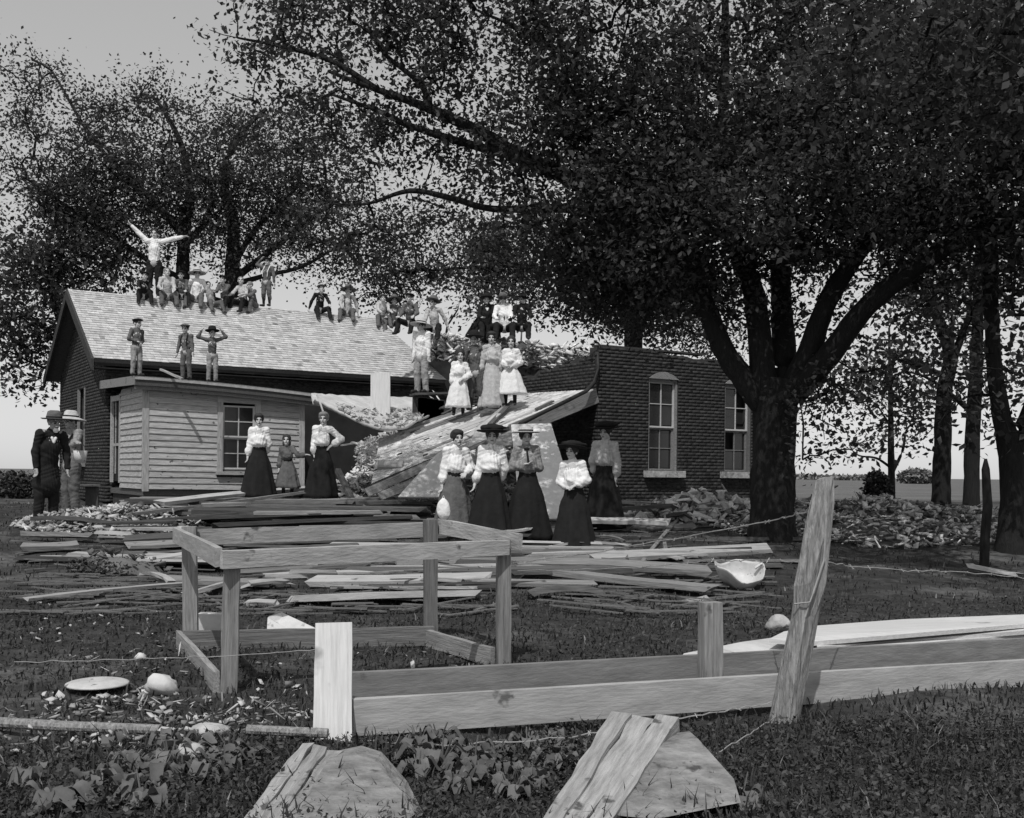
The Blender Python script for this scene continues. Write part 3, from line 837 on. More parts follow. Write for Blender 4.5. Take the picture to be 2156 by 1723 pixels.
# ------------------------------------------------------------------ remains of the roof behind, where more children sit
RB = [P(868, 700, 29.5), P(1000, 712, 29.6), P(1120, 728, 29.7), P(1262, 752, 29.9)]
def back_wreck():
    root = empty('broken_back_roof', RB[1], 'broken remains of the back roof strewn with laths and leaves', 'roof')
    mb = MB()
    slab(mb, [RB[0] - UP * 0.5, RB[3] - UP * 0.4, RB[3] + np.array([.2, 1.2, .25]), RB[0] + np.array([-.1, 1.3, .22])], 0.12)
    mb.build('deck', M_wood, root)
    n = 1500
    s = RNG.uniform(0, 1, n)
    px = 880 + s * 385; 
    pts = np.array([P(x, 712 + (x - 880) * 0.105 + RNG.uniform(-16, 40), 29.2 + RNG.uniform(-.3, .9)) for x in px])
    chunk_field('fragments', pts, RNG.uniform(0.03, 0.2, n), M_plast, root, tones=np.where(RNG.random(n) < .2, .3, RNG.uniform(.7, 1.4, n)), flat=.7)
    mb = MB(); m_pl = mat('interior_plaster', .36, .3, 3.0, .95, .4, 14.0, spots=(4.0, .6, .1))
    for k in range(22):                     # inner cross wall, plaster side, still standing under the broken roof
        f0, f1 = k / 22, (k + 1) / 22
        q0 = RB[0] * (1 - f0) + RB[3] * f0 + np.array([0, .45, 0]); q1 = RB[0] * (1 - f1) + RB[3] * f1 + np.array([0, .45, 0])
        zt_ = q0[2] - .1 - random.uniform(0, .45); b0_, b1_ = q0.copy(), q1.copy(); b0_[2] = b1_[2] = .3
        bk_ = np.array([0, .3, 0]); q0[2] = zt_; q1[2] = zt_
        mb.hexa([b0_, b1_, b1_ + bk_, b0_ + bk_, q0, q1, q1 + bk_, q0 + bk_])
    mb.build('cross_wall', m_pl, root)
    for k in range(26):
        x = random.uniform(900, 1240); y = 720 + (x - 880) * 0.1 + random.uniform(-14, 20)
        plank('lath', P(x, y, 29.2 + random.uniform(-.3, .5)), P(x + random.uniform(-60, 60), y + random.uniform(-22, 16), 29.2 + random.uniform(-.3, .5)), random.uniform(.04, .12), .02, random.choice((M_wood, M_wood_d, M_wood_l)), root)
back_wreck()

# ------------------------------------------------------------------ planks all over the yard
def gp(px, py, lift=0.0):
    p = on_ground(px, py); p[2] += lift; return p
ORD = ['first', 'second', 'third', 'fourth', 'fifth', 'sixth', 'seventh', 'eighth', 'ninth', 'tenth', 'eleventh', 'twelfth', 'thirteenth', 'fourteenth', 'fifteenth', 'sixteenth', 'seventeenth', 'eighteenth', 'nineteenth', 'twentieth'] + ['twenty-' + q for q in ('first', 'second', 'third', 'fourth', 'fifth', 'sixth', 'seventh', 'eighth', 'ninth')] + ['thirtieth'] + ['thirty-' + q for q in ('first', 'second', 'third', 'fourth', 'fifth', 'sixth', 'seventh', 'eighth', 'ninth')]
# dark stack in front of the lean-to that the women stand on
def stack():
    n = 0
    for lev in range(5):
        for k in range(5):
            d = 19.6 + k * 0.36 + random.uniform(-.06, .06)
            x0 = 238 + random.uniform(-10, 90) + lev * 6; x1 = random.uniform(650, 925) if k else 915
            z = 0.46 + lev * 0.062
            q0, q1 = P(x0, 1000, d), P(x1, 1000, d + random.uniform(-.2, .25))
            q0[2] = z + random.uniform(-.012, .012); q1[2] = z + random.uniform(-.012, .012)
            plank('stacked_plank', q0, q1, random.uniform(.26, .34), .05, M_wood_d if random.random() < .8 else M_wood, label=f'long plank, {ORD[lev]} layer up and {ORD[k]} from front, in the stack before the lean-to', cat='plank', group='planks stacked before the lean-to', ragged=(.1, .1))
stack()
def front_stack():
    for lev in range(4):
        for k in range(6):
            d = 17.3 + k * 0.38 + random.uniform(-.08, .08)
            x0 = 330 + random.uniform(-40, 160) + lev * 15; x1 = random.uniform(700, 925)
            q0, q1 = P(x0, 1000, d), P(x1, 1000, d + random.uniform(-.35, .35))
            zz = float(ground(q0[0], d)) + .04 + lev * .068
            q0[2] = zz + random.uniform(-.02, .03); q1[2] = zz + random.uniform(-.02, .05)
            plank('stacked_plank', q0, q1, random.uniform(.2, .34), .06, M_wood_d if random.random() < .65 else M_wood, roll=random.uniform(-.12, .12), label=f'long plank, {ORD[lev]} layer up and {ORD[k]} from front, in the pile behind the frame', cat='plank', group='planks piled behind the frame', ragged=(.15, .15), rough=.008)
front_stack()
STACK_TOP = 0.46 + 4 * 0.062 + 0.045
YARD = [  # x0,y0, x1,y1, lift0, lift1, width, material  (boards one can pick out)
    (330, 1098, 740, 1062, .30, .42, .20, M_wood_l), (270, 1118, 640, 1078, .25, .36, .16, M_wood), (420, 1100, 910, 1078, .28, .30, .22, M_wood),
    (240, 1198, 430, 1180, .06, .10, .16, M_wood_l), (40, 1276, 410, 1240, .05, .06, .06, M_wood_l), (300, 1222, 365, 1240, .07, .06, .09, M_wood_l),
    (380, 1265, 480, 1245, .05, .09, .13, M_wood_l), (640, 1238, 1040, 1230, .07, .07, .26, M_wood_l), (600, 1275, 1010, 1262, .06, .06, .30, M_wood_l),
    (480, 1185, 760, 1168, .10, .12, .15, M_wood), (500, 1205, 700, 1195, .08, .09, .12, M_wood_l), (480, 1222, 660, 1210, .07, .08, .10, M_wood), (500, 1245, 620, 1238, .05, .06, .08, M_wood_l),
    (500, 1280, 600, 1280, .04, .04, .10, M_wood_l), (440, 1138, 880, 1120, .20, .22, .2, M_wood_d), (380, 1155, 820, 1142, .16, .18, .18, M_wood), (470, 1160, 930, 1150, .14, .14, .16, M_wood_d),
    (1090, 1212, 1520, 1262, .10, .10, .26, M_wood), (1100, 1200, 1470, 1196, .18, .2, .10, M_wood_l), (1120, 1208, 1500, 1228, .12, .13, .24, M_wood), (1060, 1222, 1480, 1215, .1, .1, .2, M_wood_d),
    (1230, 1118, 1420, 1122, .16, .16, .20, M_wood_l), (1240, 1106, 1580, 1092, .2, .26, .22, M_wood_d), (1400, 1112, 1575, 1096, .2, .24, .2, M_wood_d),
    (1255, 1080, 1560, 1100, .24, .2, .06, M_wood_l), (1270, 1092, 1480, 1106, .22, .2, .05, M_wood_l), (1255, 1086, 1440, 1102, .26, .2, .04, M_wood_l),
    (1240, 1152, 1330, 1160, .08, .08, .04, M_wood_l), (1235, 1145, 1320, 1152, .08, .08, .05, M_wood), (1300, 1170, 1400, 1185, .07, .07, .04, M_wood),
    (1100, 1262, 1270, 1258, .05, .05, .24, M_wood), (1420, 1270, 1500, 1268, .03, .03, .16, M_wood_l), (1060, 1150, 1120, 1142, .2, .2, .08, M_wood_l), (1150, 1168, 1200, 1160, .1, .1, .05, M_wood_l),
    (60, 1118, 240, 1125, .18, .16, .2, M_wood_d), (50, 1140, 210, 1145, .10, .10, .22, M_wood), (35, 1165, 170, 1160, .08, .08, .24, M_wood), (30, 1185, 290, 1192, .05, .05, .14, M_wood_d),
    (2020, 1200, 2160, 1222, .08, .05, .12, M_wood_l), (1640, 1130, 1760, 1062, .4, .5, .12, M_wood_d), (1350, 1195, 1440, 1100, .05, .15, .05, M_wood),
    (1398, 1160, 1405, 1182, .12, .08, .05, M_wood), (1315, 1172, 1322, 1190, .1, .06, .03, M_wood)]
tones_w = {M_wood: 'grey', M_wood_l: 'pale', M_wood_d: 'dark'}
def zone(x, y):
    if x < 330: return 'at the left edge of the yard'
    if x > 1620: return 'right of the leaning fence post'
    if x < 1080: return 'seen above the frame rail' if y < 1160 else 'seen through the open frame'
    return 'between the women and the big tree' if y < 1165 else 'between frame and white basin'
def size_w(w): return 'wide' if w > .18 else ('narrow' if w < .07 else 'plain')
YK = [(size_w(q[6]), tones_w[q[7]], zone((q[0] + q[2]) / 2, (q[1] + q[3]) / 2), (q[0] + q[2]) / 2) for q in YARD]
def yard_label(x, y, w, m_):
    key = (size_w(w), tones_w[m_], zone(x, y)); xs_ = sorted(q[3] for q in YK if q[:3] == key)
    lead = '' if len(xs_) == 1 else ORD[xs_.index(x)] + ' from left, '
    return f'{lead}{key[0]} {key[1]} board lying {key[2]}'
LAST = [None]
for (x0, y0, x1, y1, l0, l1, w, m_) in YARD:
    plank('plank', gp(x0, y0, l0), gp(x1, y1, l1), w, max(.03, min(.06, w * .3)), m_, roll=random.uniform(-.2, .25), ragged=(.14, .14), bow=random.uniform(-.03, .05), rough=.007,
          label=yard_label((x0 + x1) / 2, (y0 + y1) / 2, w, m_), cat='board', group='boards strewn over the yard')
small = []
for k in range(90):      # smaller scattered boards
    if k < 60: px, py = random.uniform(230, 1000), random.uniform(1095, 1250)
    elif k < 75: px, py = random.uniform(1200, 1580), random.uniform(1085, 1200)
    else: px, py = random.uniform(20, 320), random.uniform(1120, 1200)
    p = gp(px, py, random.uniform(.03, .05) + max(0, (1190 - py)) / 100 * random.uniform(.0, .22) * (px < 1000))
    an = random.gauss(0.12, 0.16); ln = random.uniform(.5, 2.6)
    q = p + np.array([math.cos(an), math.sin(an), 0]) * ln; q[2] = float(ground(q[0], q[1])) + (p[2] - float(ground(p[0], p[1]))) + random.uniform(-.02, .04)
    m_ = random.choice((M_wood, M_wood_d, M_wood_d, M_wood, M_wood_l))
    LAST[0] = plank('plank', p, q, random.uniform(.07, .28), random.uniform(.025, .055), m_, roll=random.uniform(-.3, .3), ragged=(.12, .12), cat='board', group='splintered boards among the planks')
    small.append((px, py, m_, LAST[0]))
bk = {}
for (px, py, m_, o_) in small: bk.setdefault((tones_w[m_], zone(px, py)), []).append((px, o_))
for (tn_, zn_), q in bk.items():
    q.sort(key=lambda e: e[0])
    for i, (_, o_) in enumerate(q):
        o_['label'] = (f'{ORD[i]} from left, ' if len(q) > 1 else '') + f'short splintered {tn_} board {zn_}'
# laths and splinters nobody could count
n = 450
px = np.where(RNG.random(n) < .7, RNG.uniform(60, 1050, n), RNG.uniform(1200, 1580, n)); py = RNG.uniform(1085, 1300, n)
mb = MB()
for x, y in zip(px, py):
    p = gp(x, y, random.uniform(.02, .05)); an = random.gauss(.1, .5); ln = random.uniform(.1, .5)
    mb.box(p, np.array([math.cos(an), math.sin(an), random.uniform(-.08, .08)]) * ln, np.array([-math.sin(an), math.cos(an), 0]) * random.uniform(.008, .025), UP * .006)
tag(mb.build('splinters', M_wood), 'laths and splinters littered over the yard', 'splinters', kind='stuff')

# pale scraps trodden into the grass at the left and behind the frame
n = 170
sx_ = np.where(RNG.random(n) < .6, RNG.uniform(40, 420, n), RNG.uniform(480, 1000, n)); sy_ = np.where(sx_ < 450, RNG.uniform(1270, 1520, n), RNG.uniform(1380, 1500, n))
chunk_field('paper_scraps', np.array([on_ground(a_, b_) + UP * .025 for a_, b_ in zip(sx_, sy_)]), RNG.uniform(.008, .04, n), M_plast, tones=RNG.uniform(.3, 1.0, n), flat=.15, label='pale scraps of plaster and paper trodden into the grass', cat='scraps')
# ------------------------------------------------------------------ foreground carpentry
# open frame of four posts and rails
M_wood_g = mat('grey_sawn_wood', 0.33, 0.3, 2.5, 0.9, 0.3, 9.0, (1.6, 7, 7), rnd=0.15, spots=(6.0, 0.66, 0.1))
ps = {'fl': (482, 1458, 1162), 'fr': (1060, 1402, 1136), 'bl': (402, 1368, 1120), 'br': (906, 1356, 1103)}
FRm = {k: on_ground(x, y) for k, (x, y, t) in ps.items()}
TOPm = {k: P(ps[k][0], ps[k][2], FRm[k][1]) for k in ps}
TOPm['fl'] = P(489, 1160, FRm['fl'][1]); TOPm['bl'] = P(398, 1118, FRm['bl'][1])
frm = empty('timber_frame', FRm['fl'], 'open box frame of four posts and rails standing on the grass', 'frame')
for k in ps:
    plank('post', FRm[k] - UP * .03, TOPm[k] + UP * (.03 if k[0] == 'b' else 0), .09 if k[0] == 'f' else .1, .08, M_wood, frm, up=(0.2, -1, 0), rough=.003)
def rail(a, b, dz0, dz1, w, m_, ex=0.05, off=(0, 0, 0), t=.035, name='rail'):
    q0, q1 = TOPm[a] + UP * dz0 + np.array(off), TOPm[b] + UP * dz1 + np.array(off); d = (q1 - q0) / np.linalg.norm(q1 - q0)
    return plank(name, q0 - d * ex, q1 + d * ex, w, t, m_, frm, roll=math.pi / 2, rough=.004)
rail('fl', 'fr', -.04, -.05, .10, M_wood_g, .04, (0, -.085, 0))
rail('bl', 'br', -.05, -.05, .11, M_wood_g, .02, (0, .08, 0))
rail('bl', 'fl', -.03, -.03, .105, M_wood_l, .07, (-.08, -.02, 0))
rail('br', 'fr', -.02, -.01, .11, M_wood_g, .04, (.09, 0, 0))
def low(a, b, z, w, m_, off=(0, 0, 0), ex=.03):
    q0, q1 = FRm[a] + UP * z + np.array(off), FRm[b] + UP * z + np.array(off); d = (q1 - q0) / np.linalg.norm(q1 - q0)
    plank('rail', q0 - d * ex, q1 + d * ex, w, .035, m_, frm, roll=math.pi / 2)
low('bl', 'br', .07, .14, M_wood, (0, -.08, 0)); low('bl', 'fl', .06, .13, M_wood, (-.08, 0, 0), .06); low('br', 'fr', .06, .12, M_wood, (-.09, .02, 0))

# long trough of two boards on edge
T0, T1 = on_ground(742, 1547), on_ground(2700, 1412)
td = (T1 - T0) / np.linalg.norm(T1 - T0); tn = np.array([-td[1], td[0], 0])
tr = empty('board_trough', T0, 'long trough of two new boards on edge across the foreground', 'trough')
plank('front_board', T0 + UP * .08, T1 + UP * .09, .17, .04, M_wood_l, tr, roll=math.pi / 2, rough=.002, seg=14)
plank('back_board', T0 + tn * .40 + UP * .115, T1 + tn * .43 + UP * .125, .2, .04, mat('pale_wood_shade_tone', .2, .3, 2.2, .9, .2, 9.0, (1.6, 7, 7), spots=(6.0, .68, .1)), tr, roll=math.pi / 2, rough=.002, seg=14)  # darker version of the pale wood, shade of the inner face in its colour
plank('end_board', on_ground(702, 1556) - UP * .02 + np.array([0, -.02, 0]), P(703, 1314, 5.2), .172, .045, M_paint, tr, up=(0.12, -1, 0), rough=.002)
nails = MB()
for (x, y) in ((683, 1492), (725, 1492), (702, 1500), (683, 1520), (727, 1518), (712, 1524)): nails.box(P(x, y, 5.18), (.006, 0, 0), (0, .012, 0), (0, 0, .006))
nails.build('nail_heads', M_iron, tr)
def peg(px, top, bot_d, w, label):
    b = cam_ground(px, bot_d)
    plank('stub_post', b - UP * .05, P(px - 5, top, bot_d), w, w * .8, M_wood, up=(.3, -1, 0), label=label, cat='post', rough=.006)
peg(1500, 1268, 6.15, .11, 'short square stub post standing inside the trough')

# leaning split fence post with wires
fp_b = on_ground(1655, 1515); d_fp = fp_b[1]
cl = [(1652, 1530), (1668, 1420), (1690, 1300), (1700, 1230), (1716, 1130), (1730, 1060), (1738, 1008)]
rad = [.075, .07, .066, .082, .066, .058, .042]
fpost = empty('fence_post', fp_b, 'rough split fence post leaning to the right in the foreground', 'post')
V = []; n = 12
for i, ((x, y), r) in enumerate(zip(cl, rad)):
    p = P(x, y, d_fp - .05)
    for k in range(n):
        an = 2 * math.pi * k / n
        rr = r * (1 + .22 * math.sin(3 * an + i * .7) + random.uniform(-.1, .1))
        V.append(p + np.array([rr * math.cos(an), rr * .8 * math.sin(an), .15 * rr * math.cos(an) + random.uniform(-.01, .01)]))
Fs = [tuple(range(n - 1, -1, -1)), tuple((len(cl) - 1) * n + k for k in range(n))]
for i in range(len(cl) - 1):
    for k in range(n): Fs.append((i * n + k, i * n + (k + 1) % n, (i + 1) * n + (k + 1) % n, (i + 1) * n + k))
obj('log', np.array(V), Fs, M_post, fpost)
mb = MB(); mb.tube([P(1740, 1095, d_fp - .1), P(1735, 1180, d_fp - .1), P(1712, 1250, d_fp - .12), P(1695, 1300, d_fp - .1)], .006, 5)
mb.tube([P(1672, 1272, d_fp - .12), P(1705, 1268, d_fp - .13), P(1730, 1200, d_fp - .1)], .004, 5)
mb.build('wire_loop', M_wire, fpost)
def wire(pts, label, r=.0032, sag=0.0, barbs=True):
    w = []
    for i in range(len(pts) - 1):
        a, b = np.asarray(pts[i]), np.asarray(pts[i + 1])
        for k in range(10):
            s = k / 10; w.append(a * (1 - s) + b * s - UP * sag * 4 * s * (1 - s) + np.array([0, 0, random.uniform(-.006, .006)]))
    w.append(np.asarray(pts[-1]))
    root = empty('barbed_wire', w[0], label, 'wire')
    mb = MB(); mb.tube(w, r, 5); mb.build('strand', M_wire, root)
    if barbs:
        mb = MB()
        for i in range(2, len(w), 3):
            for _ in range(2): mb.box(w[i], np.array([random.uniform(-1, 1), random.uniform(-1, 1), random.uniform(-1, 1)]) * .014, (.002, 0, 0), (0, .002, 0))
        mb.build('barbs', M_wire, root)['kind'] = 'stuff'
wire([P(1715, 1075, d_fp), P(1640, 1092, 6.3), P(1420, 1135, 7.2), P(1220, 1168, 8.2), P(1080, 1186, 9.0)], 'upper barbed wire running left from the leaning post', .0036)
wire([P(1690, 1182, d_fp), P(1600, 1182, 6.2), P(1500, 1180, 6.6), P(1340, 1196, 7.4), P(1090, 1202, 8.6)], 'lower barbed wire running left from the leaning post', .0030)
wire([P(1710, 1182, d_fp), P(1780, 1190, 6.2), P(1900, 1202, 6.6), P(2000, 1203, 7.0), P(2170, 1218, 7.4)], 'barbed wire running right from the leaning post', .0030)
wire([P(1625, 1480, d_fp - .1), P(1480, 1505, 5.2), P(1330, 1530, 5.1), P(1180, 1555, 5.0), P(940, 1568, 4.95), P(560, 1552, 5.0)], 'slack barbed wire hanging in front of the trough', .0030)
wire([P(30, 1395, 5.6), P(300, 1388, 5.5), P(520, 1378, 5.4), P(740, 1362, 5.2)], 'single wire crossing the grass to the white board', .002, barbs=False)
wire([P(1640, 1505, d_fp), P(1580, 1545, 5.2), P(1500, 1590, 4.9)], 'short wire end dropping from the leaning post foot', .0028, barbs=False)

# second fence line at the right: stumpy rotten post
rp = cam_ground(2075, 13.5)
mb = MB(); pts = [rp - UP * .1, rp + UP * .4, rp + UP * .8 + np.array([.02, 0, 0]), rp + UP * 1.25, rp + UP * 1.38]
mb.tube(pts, [.06, .055, .06, .05, .02], 9, jit=.22)
tag(mb.build('fence_post', M_bark), 'rotten upright fence post at the right before the thick trunk', 'post')

# hewn timbers lying toward the camera at the bottom edge
def timber(p_top, p_bot, w, t, label, m_, roll=0.0):
    plank('hewn_timber', p_bot, p_top, w, t, m_, label=label, cat='timber', roll=roll, rough=.012, seg=6, taper=.85)
def prism(name, outline_xz_pts, thick, nrm, m_, label, cat):
    q = [np.asarray(p, float) for p in outline_xz_pts]; nn = np.asarray(nrm) / np.linalg.norm(nrm) * thick
    k = len(q)
    V = q + [p + nn for p in q]
    Fs = [tuple(range(k)), tuple(range(2 * k - 1, k - 1, -1))] + [(i, k + i, k + (i + 1) % k, (i + 1) % k) for i in range(k)]
    return tag(obj(name, np.array(V), Fs, m_), label, cat)
M_hewn = mat('hewn_grey_wood', .30, .4, 3.0, .92, .5, 8.0, (1.5, 16, 16), rnd=.2, spots=(7.0, .66, .1))
def log_block(tl, tr, br, bl, far, label):
    """half-buried squared log: lit sloping face and dark sawn end"""
    face = [P(x, y, d) for (x, y, d) in (bl, br, tr, tl)]
    root = empty('squared_log', face[0], label, 'log')
    n = np.cross(face[1] - face[0], face[3] - face[0]); n /= np.linalg.norm(n)
    if n[2] < 0: n = -n
    V = face + [f - n * .16 for f in face]
    cuts = (0.0, .30, .64, 1.0)
    for c0_, c1_ in zip(cuts[:-1], cuts[1:]):       # split boards side by side, each a little proud of the next
        cm = (c0_ + c1_) / 2; q0 = face[0] * (1 - cm) + face[1] * cm; q1 = face[3] * (1 - cm) + face[2] * cm
        wd = np.linalg.norm(face[1] - face[0]) * (c1_ - c0_)
        plank('split_board', q0 - n * (.05 + random.uniform(0, .018)), q1 - n * (.05 + random.uniform(0, .018)), wd * .97, .09, M_hewn, root, up=tuple(n), rough=.008, ragged=(0, .05), taper=np.linalg.norm(face[2] - face[3]) / np.linalg.norm(face[1] - face[0]), seg=8)
    e = [P(x, y, d) for (x, y, d) in far]; k = len(e)
    mid = [np.asarray(q) + np.array([0, .22, -.02]) for q in e]
    obj('sawn_end', np.array(e + mid), [tuple(range(k)), tuple(range(2 * k - 1, k - 1, -1))] + [(i, k + i, k + (i + 1) % k, (i + 1) % k) for i in range(k)], mat('sawn_end_grain', .22, .5, 9.0, .95, .9, 18.0, (1, 1, 5), spots=(9.0, .64, .08)), root)
log_block((640, 1548, 4.6), (722, 1572, 4.58), (610, 1740, 3.7), (490, 1740, 3.7), [(612, 1740, 3.72), (690, 1600, 4.4), (745, 1588, 4.45), (790, 1602, 4.4), (845, 1668, 4.1), (880, 1740, 3.8)], 'squared log half buried at the bottom left edge')
log_block((1292, 1484, 4.8), (1432, 1506, 4.75), (1270, 1740, 3.7), (1130, 1740, 3.7), [(1275, 1715, 3.85), (1345, 1580, 4.4), (1440, 1560, 4.5), (1470, 1556, 4.5), (1545, 1640, 4.2), (1560, 1690, 4.05), (1380, 1725, 3.85)], 'squared log half buried at the bottom right of centre')

# white painted boards stacked flat behind the trough at the right
wb_root = empty('white_board_stack', on_ground(1900, 1360), 'stack of white painted boards lying flat behind the trough', 'boards')
def flat(pts, th, m_, name, lift):
    q = []
    for (x, y) in pts:
        p = on_ground(x, y); k = (p[2] + lift - EYE) / (p[2] - EYE); p = np.array([p[0] * k, p[1] * k, EYE + (p[2] - EYE) * k]); q.append(p)
    k = len(q); V = q + [p - UP * th for p in q]
    Fs = [tuple(range(k)), tuple(range(2 * k - 1, k - 1, -1))] + [(i, k + i, k + (i + 1) % k, (i + 1) % k) for i in range(k)]
    return obj(name, np.array(V), Fs, m_, wb_root)
flat([(1425, 1392), (1540, 1380), (1700, 1372), (2180, 1335), (2180, 1316), (1880, 1326), (1720, 1330), (1560, 1352), (1440, 1376)], .05, M_cloth, 'lower_sheet', .07)
flat([(1700, 1352), (2180, 1312), (2180, 1293), (1900, 1304), (1712, 1318), (1650, 1330), (1620, 1345)], .03, M_paint, 'board', .13)
flat([(1720, 1362), (1860, 1352), (2180, 1326), (2180, 1316), (1860, 1336), (1720, 1348)], .03, M_paint, 'board', .105)
mb = MB(); a, b = on_ground(1845, 1364), on_ground(2180, 1338)
for k in range(30):
    q = a + (b - a) * (k + .5) / 30; mb.box(q + UP * .045, (b - a) / 90, np.array([0, .02, 0]), UP * .03)
mb.build('batten_teeth', M_wood, wb_root)
st = on_ground(1640, 1330)
def stone(name, p, r, label, m_=M_stone, sq=(1, .9, .8)):
    V = []; n1, n2 = 8, 12
    for i in range(n1 + 1):
        for k in range(n2):
            a = math.pi * i / n1; b = 2 * math.pi * k / n2
            d = np.array([math.sin(a) * math.cos(b), math.sin(a) * math.sin(b), math.cos(a)])
            rr = r * (1 + .16 * math.sin(3.3 * d[0] + 2.1 * d[2] + p[0] * 3) + .13 * math.sin(5 * d[1] - 3 * d[2]) + random.uniform(-.025, .025) * (0 < i < n1))
            V.append(np.asarray(p) + d * rr * np.array(sq) + UP * r * sq[2] * .8)
    Fs = []
    for i in range(n1):
        for k in range(n2): Fs.append((i * n2 + k, (i + 1) * n2 + k, (i + 1) * n2 + (k + 1) % n2, i * n2 + (k + 1) % n2))
    return tag(obj(name, np.array(V), Fs, m_, smooth=True), label, 'stone')
stone('stone', st, .09, 'pale knobbly stone at the end of the white boards', sq=(1.15, .9, .8))
stone('stone', on_ground(338, 1462), .075, 'white pointed stone beside the white oval lid', M_cloth, sq=(1.25, .8, .8))
stone('stone', on_ground(295, 1392), .035, 'small white stone further back on the left grass', M_cloth)
stone('stone', on_ground(445, 1552), .07, 'flat pale stone among the weeds at bottom left', M_stone, sq=(1.4, 1, .5))
stone('stone', on_ground(405, 1605), .06, 'pale stone among the weeds nearest the bottom left', M_stone)
# white oval lid
c = on_ground(205, 1454)
mb = MB(); mb.lathe([(.0001, .02), (.05, .028), (.12, .024), (.15, .018), (.165, .012), (.168, .004), (.0001, .0)], 36, c + UP * .03)
tag(mb.build('enamel_dish', M_tin, smooth=True), 'white oval enamel lid lying flat on the grass', 'lid')
# broken white basin under the tree
c = on_ground(1548, 1238)
def basin():
    root = empty('enamel_basin', c, 'broken white enamel basin lying under the big tree', 'basin')
    V, Fs = [], []; n = 28; prof = [(.0, .02), (.14, .0), (.22, .06), (.27, .15), (.28, .18)]
    for lay in (0, .012):
        for (r, z) in prof:
            for k in range(n):
                an = 2 * math.pi * k / n
                dz = .05 * math.sin(2 * an + .6) + .02 * math.sin(5 * an)
                V.append((r * (1 - lay) * math.cos(an), r * (1 - lay) * .75 * math.sin(an), z + dz * (z > .05) + lay))
    m1 = n * len(prof)
    for L_ in (0, m1):
        for i in range(len(prof) - 1):
            for k in range(n):
                f = (L_ + i * n + k, L_ + i * n + (k + 1) % n, L_ + (i + 1) * n + (k + 1) % n, L_ + (i + 1) * n + k)
                Fs.append(f if L_ == 0 else f[::-1])
    for k in range(n): Fs.append((m1 - n + k, m1 - n + (k + 1) % n, 2 * m1 - n + (k + 1) % n, 2 * m1 - n + k))
    Rm = np.array(Matrix.Rotation(math.radians(26), 3, 'X') @ Matrix.Rotation(math.radians(8), 3, 'Y'))
    obj('bowl', np.array(V) @ Rm.T + c + UP * .05, Fs, M_tin, root, smooth=True)
    mb = MB(); mb.tube([c + np.array([.2, -.05, .22]), c + np.array([.27, -.05, .27]), c + np.array([.31, -.02, .2])], .02, 6); mb.build('handle', M_tin, root)
basin()
# pipe at the left bottom, white bone-like piece and block behind the frame
a, b = on_ground(-60, 1540), on_ground(338, 1560)
mb = MB(); mb.tube([a + UP * .05, a * .5 + b * .5 + UP * .045, b + UP * .05], [.025, .024, .023], 10)
tag(mb.build('pole', M_post), 'thin round pole lying along the grass at the lower left edge', 'pole')
a, b = on_ground(520, 1560), on_ground(690, 1568)
mb = MB(); mb.tube([a + UP * .05, b + UP * .05], .022, 10); tag(mb.build('pole', M_post), 'short dark pole lying below the white board', 'pole')
prism('white_rag', [on_ground(560, 1360), on_ground(665, 1358), on_ground(665, 1358) + UP * .1, on_ground(612, 1350) + UP * .09, on_ground(590, 1350) + UP * .2, on_ground(563, 1352) + UP * .18], .06, (0, 1, .1), M_cloth, 'white boot-shaped piece of board behind the frame', 'board')
b0 = on_ground(443, 1352)
mb = MB(); mb.box(b0 + UP * .1, (.09, 0, 0), (0, .05, 0), (0, 0, .11)); tag(mb.build('white_block', M_cloth), 'small white block between the two left posts', 'block')
# bench by the gable
bp0, bp1 = P(138, 1022, 21), P(200, 1022, 21.6)
bench = empty('bench', np.array([bp0[0], bp0[1], .45]), 'low rough bench behind the two men by the gable', 'bench')
plank('seat', bp0, bp1, .3, .04, M_wood, bench)
for q in (bp0 + (bp1 - bp0) * .1, bp0 + (bp1 - bp0) * .9): plank('leg', np.array([q[0], q[1], .42]), q - UP * .02, .25, .04, M_wood_d, bench, up=(0, -1, 0))
# ------------------------------------------------------------------ trees
def catmull(pts, per=5):
    pts = np.asarray(pts, float)
    q = np.vstack([2 * pts[0] - pts[1], pts, 2 * pts[-1] - pts[-2]])
    out = []
    for i in range(1, len(q) - 2):
        for k in range(per):
            t = k / per
            out.append(0.5 * ((2 * q[i]) + (-q[i - 1] + q[i + 1]) * t + (2 * q[i - 1] - 5 * q[i] + 4 * q[i + 1] - q[i + 2]) * t * t + (-q[i - 1] + 3 * q[i] - 3 * q[i + 1] + q[i + 2]) * t ** 3))
    out.append(pts[-1])
    return np.array(out)

def leaf_mesh(name, ctr, size, m, parent, droop=0.35, tone=(0.55, 1.5), aspect=0.62):
    n = len(ctr)
    az = RNG.uniform(0, 2 * math.pi, n); tilt = RNG.normal(-droop, 0.55, n)
    d = np.stack([np.cos(az) * np.cos(tilt), np.sin(az) * np.cos(tilt), np.sin(tilt)], 1)
    rnd = RNG.normal(size=(n, 3)) * 0.6 + np.array([0, 0, 1.0])
    s = np.cross(d, rnd); s /= np.linalg.norm(s, axis=1)[:, None] + 1e-9
    nn = np.cross(s, d)
    L = (size * RNG.uniform(0.6, 1.35, n))[:, None]
    w = L * aspect * 0.5
    a = ctr; b = ctr + d * L * 0.45 + s * w - nn * L * 0.06; c = ctr + d * L; e = ctr + d * L * 0.45 - s * w - nn * L * 0.06
    V = np.stack([a, b, c, e], 1).reshape(-1, 3)
    Fs = np.arange(4 * n).reshape(n, 4)
    o = obj(name, V, Fs, m, parent)
    set_tone(o, RNG.uniform(tone[0], tone[1], n))
    return o

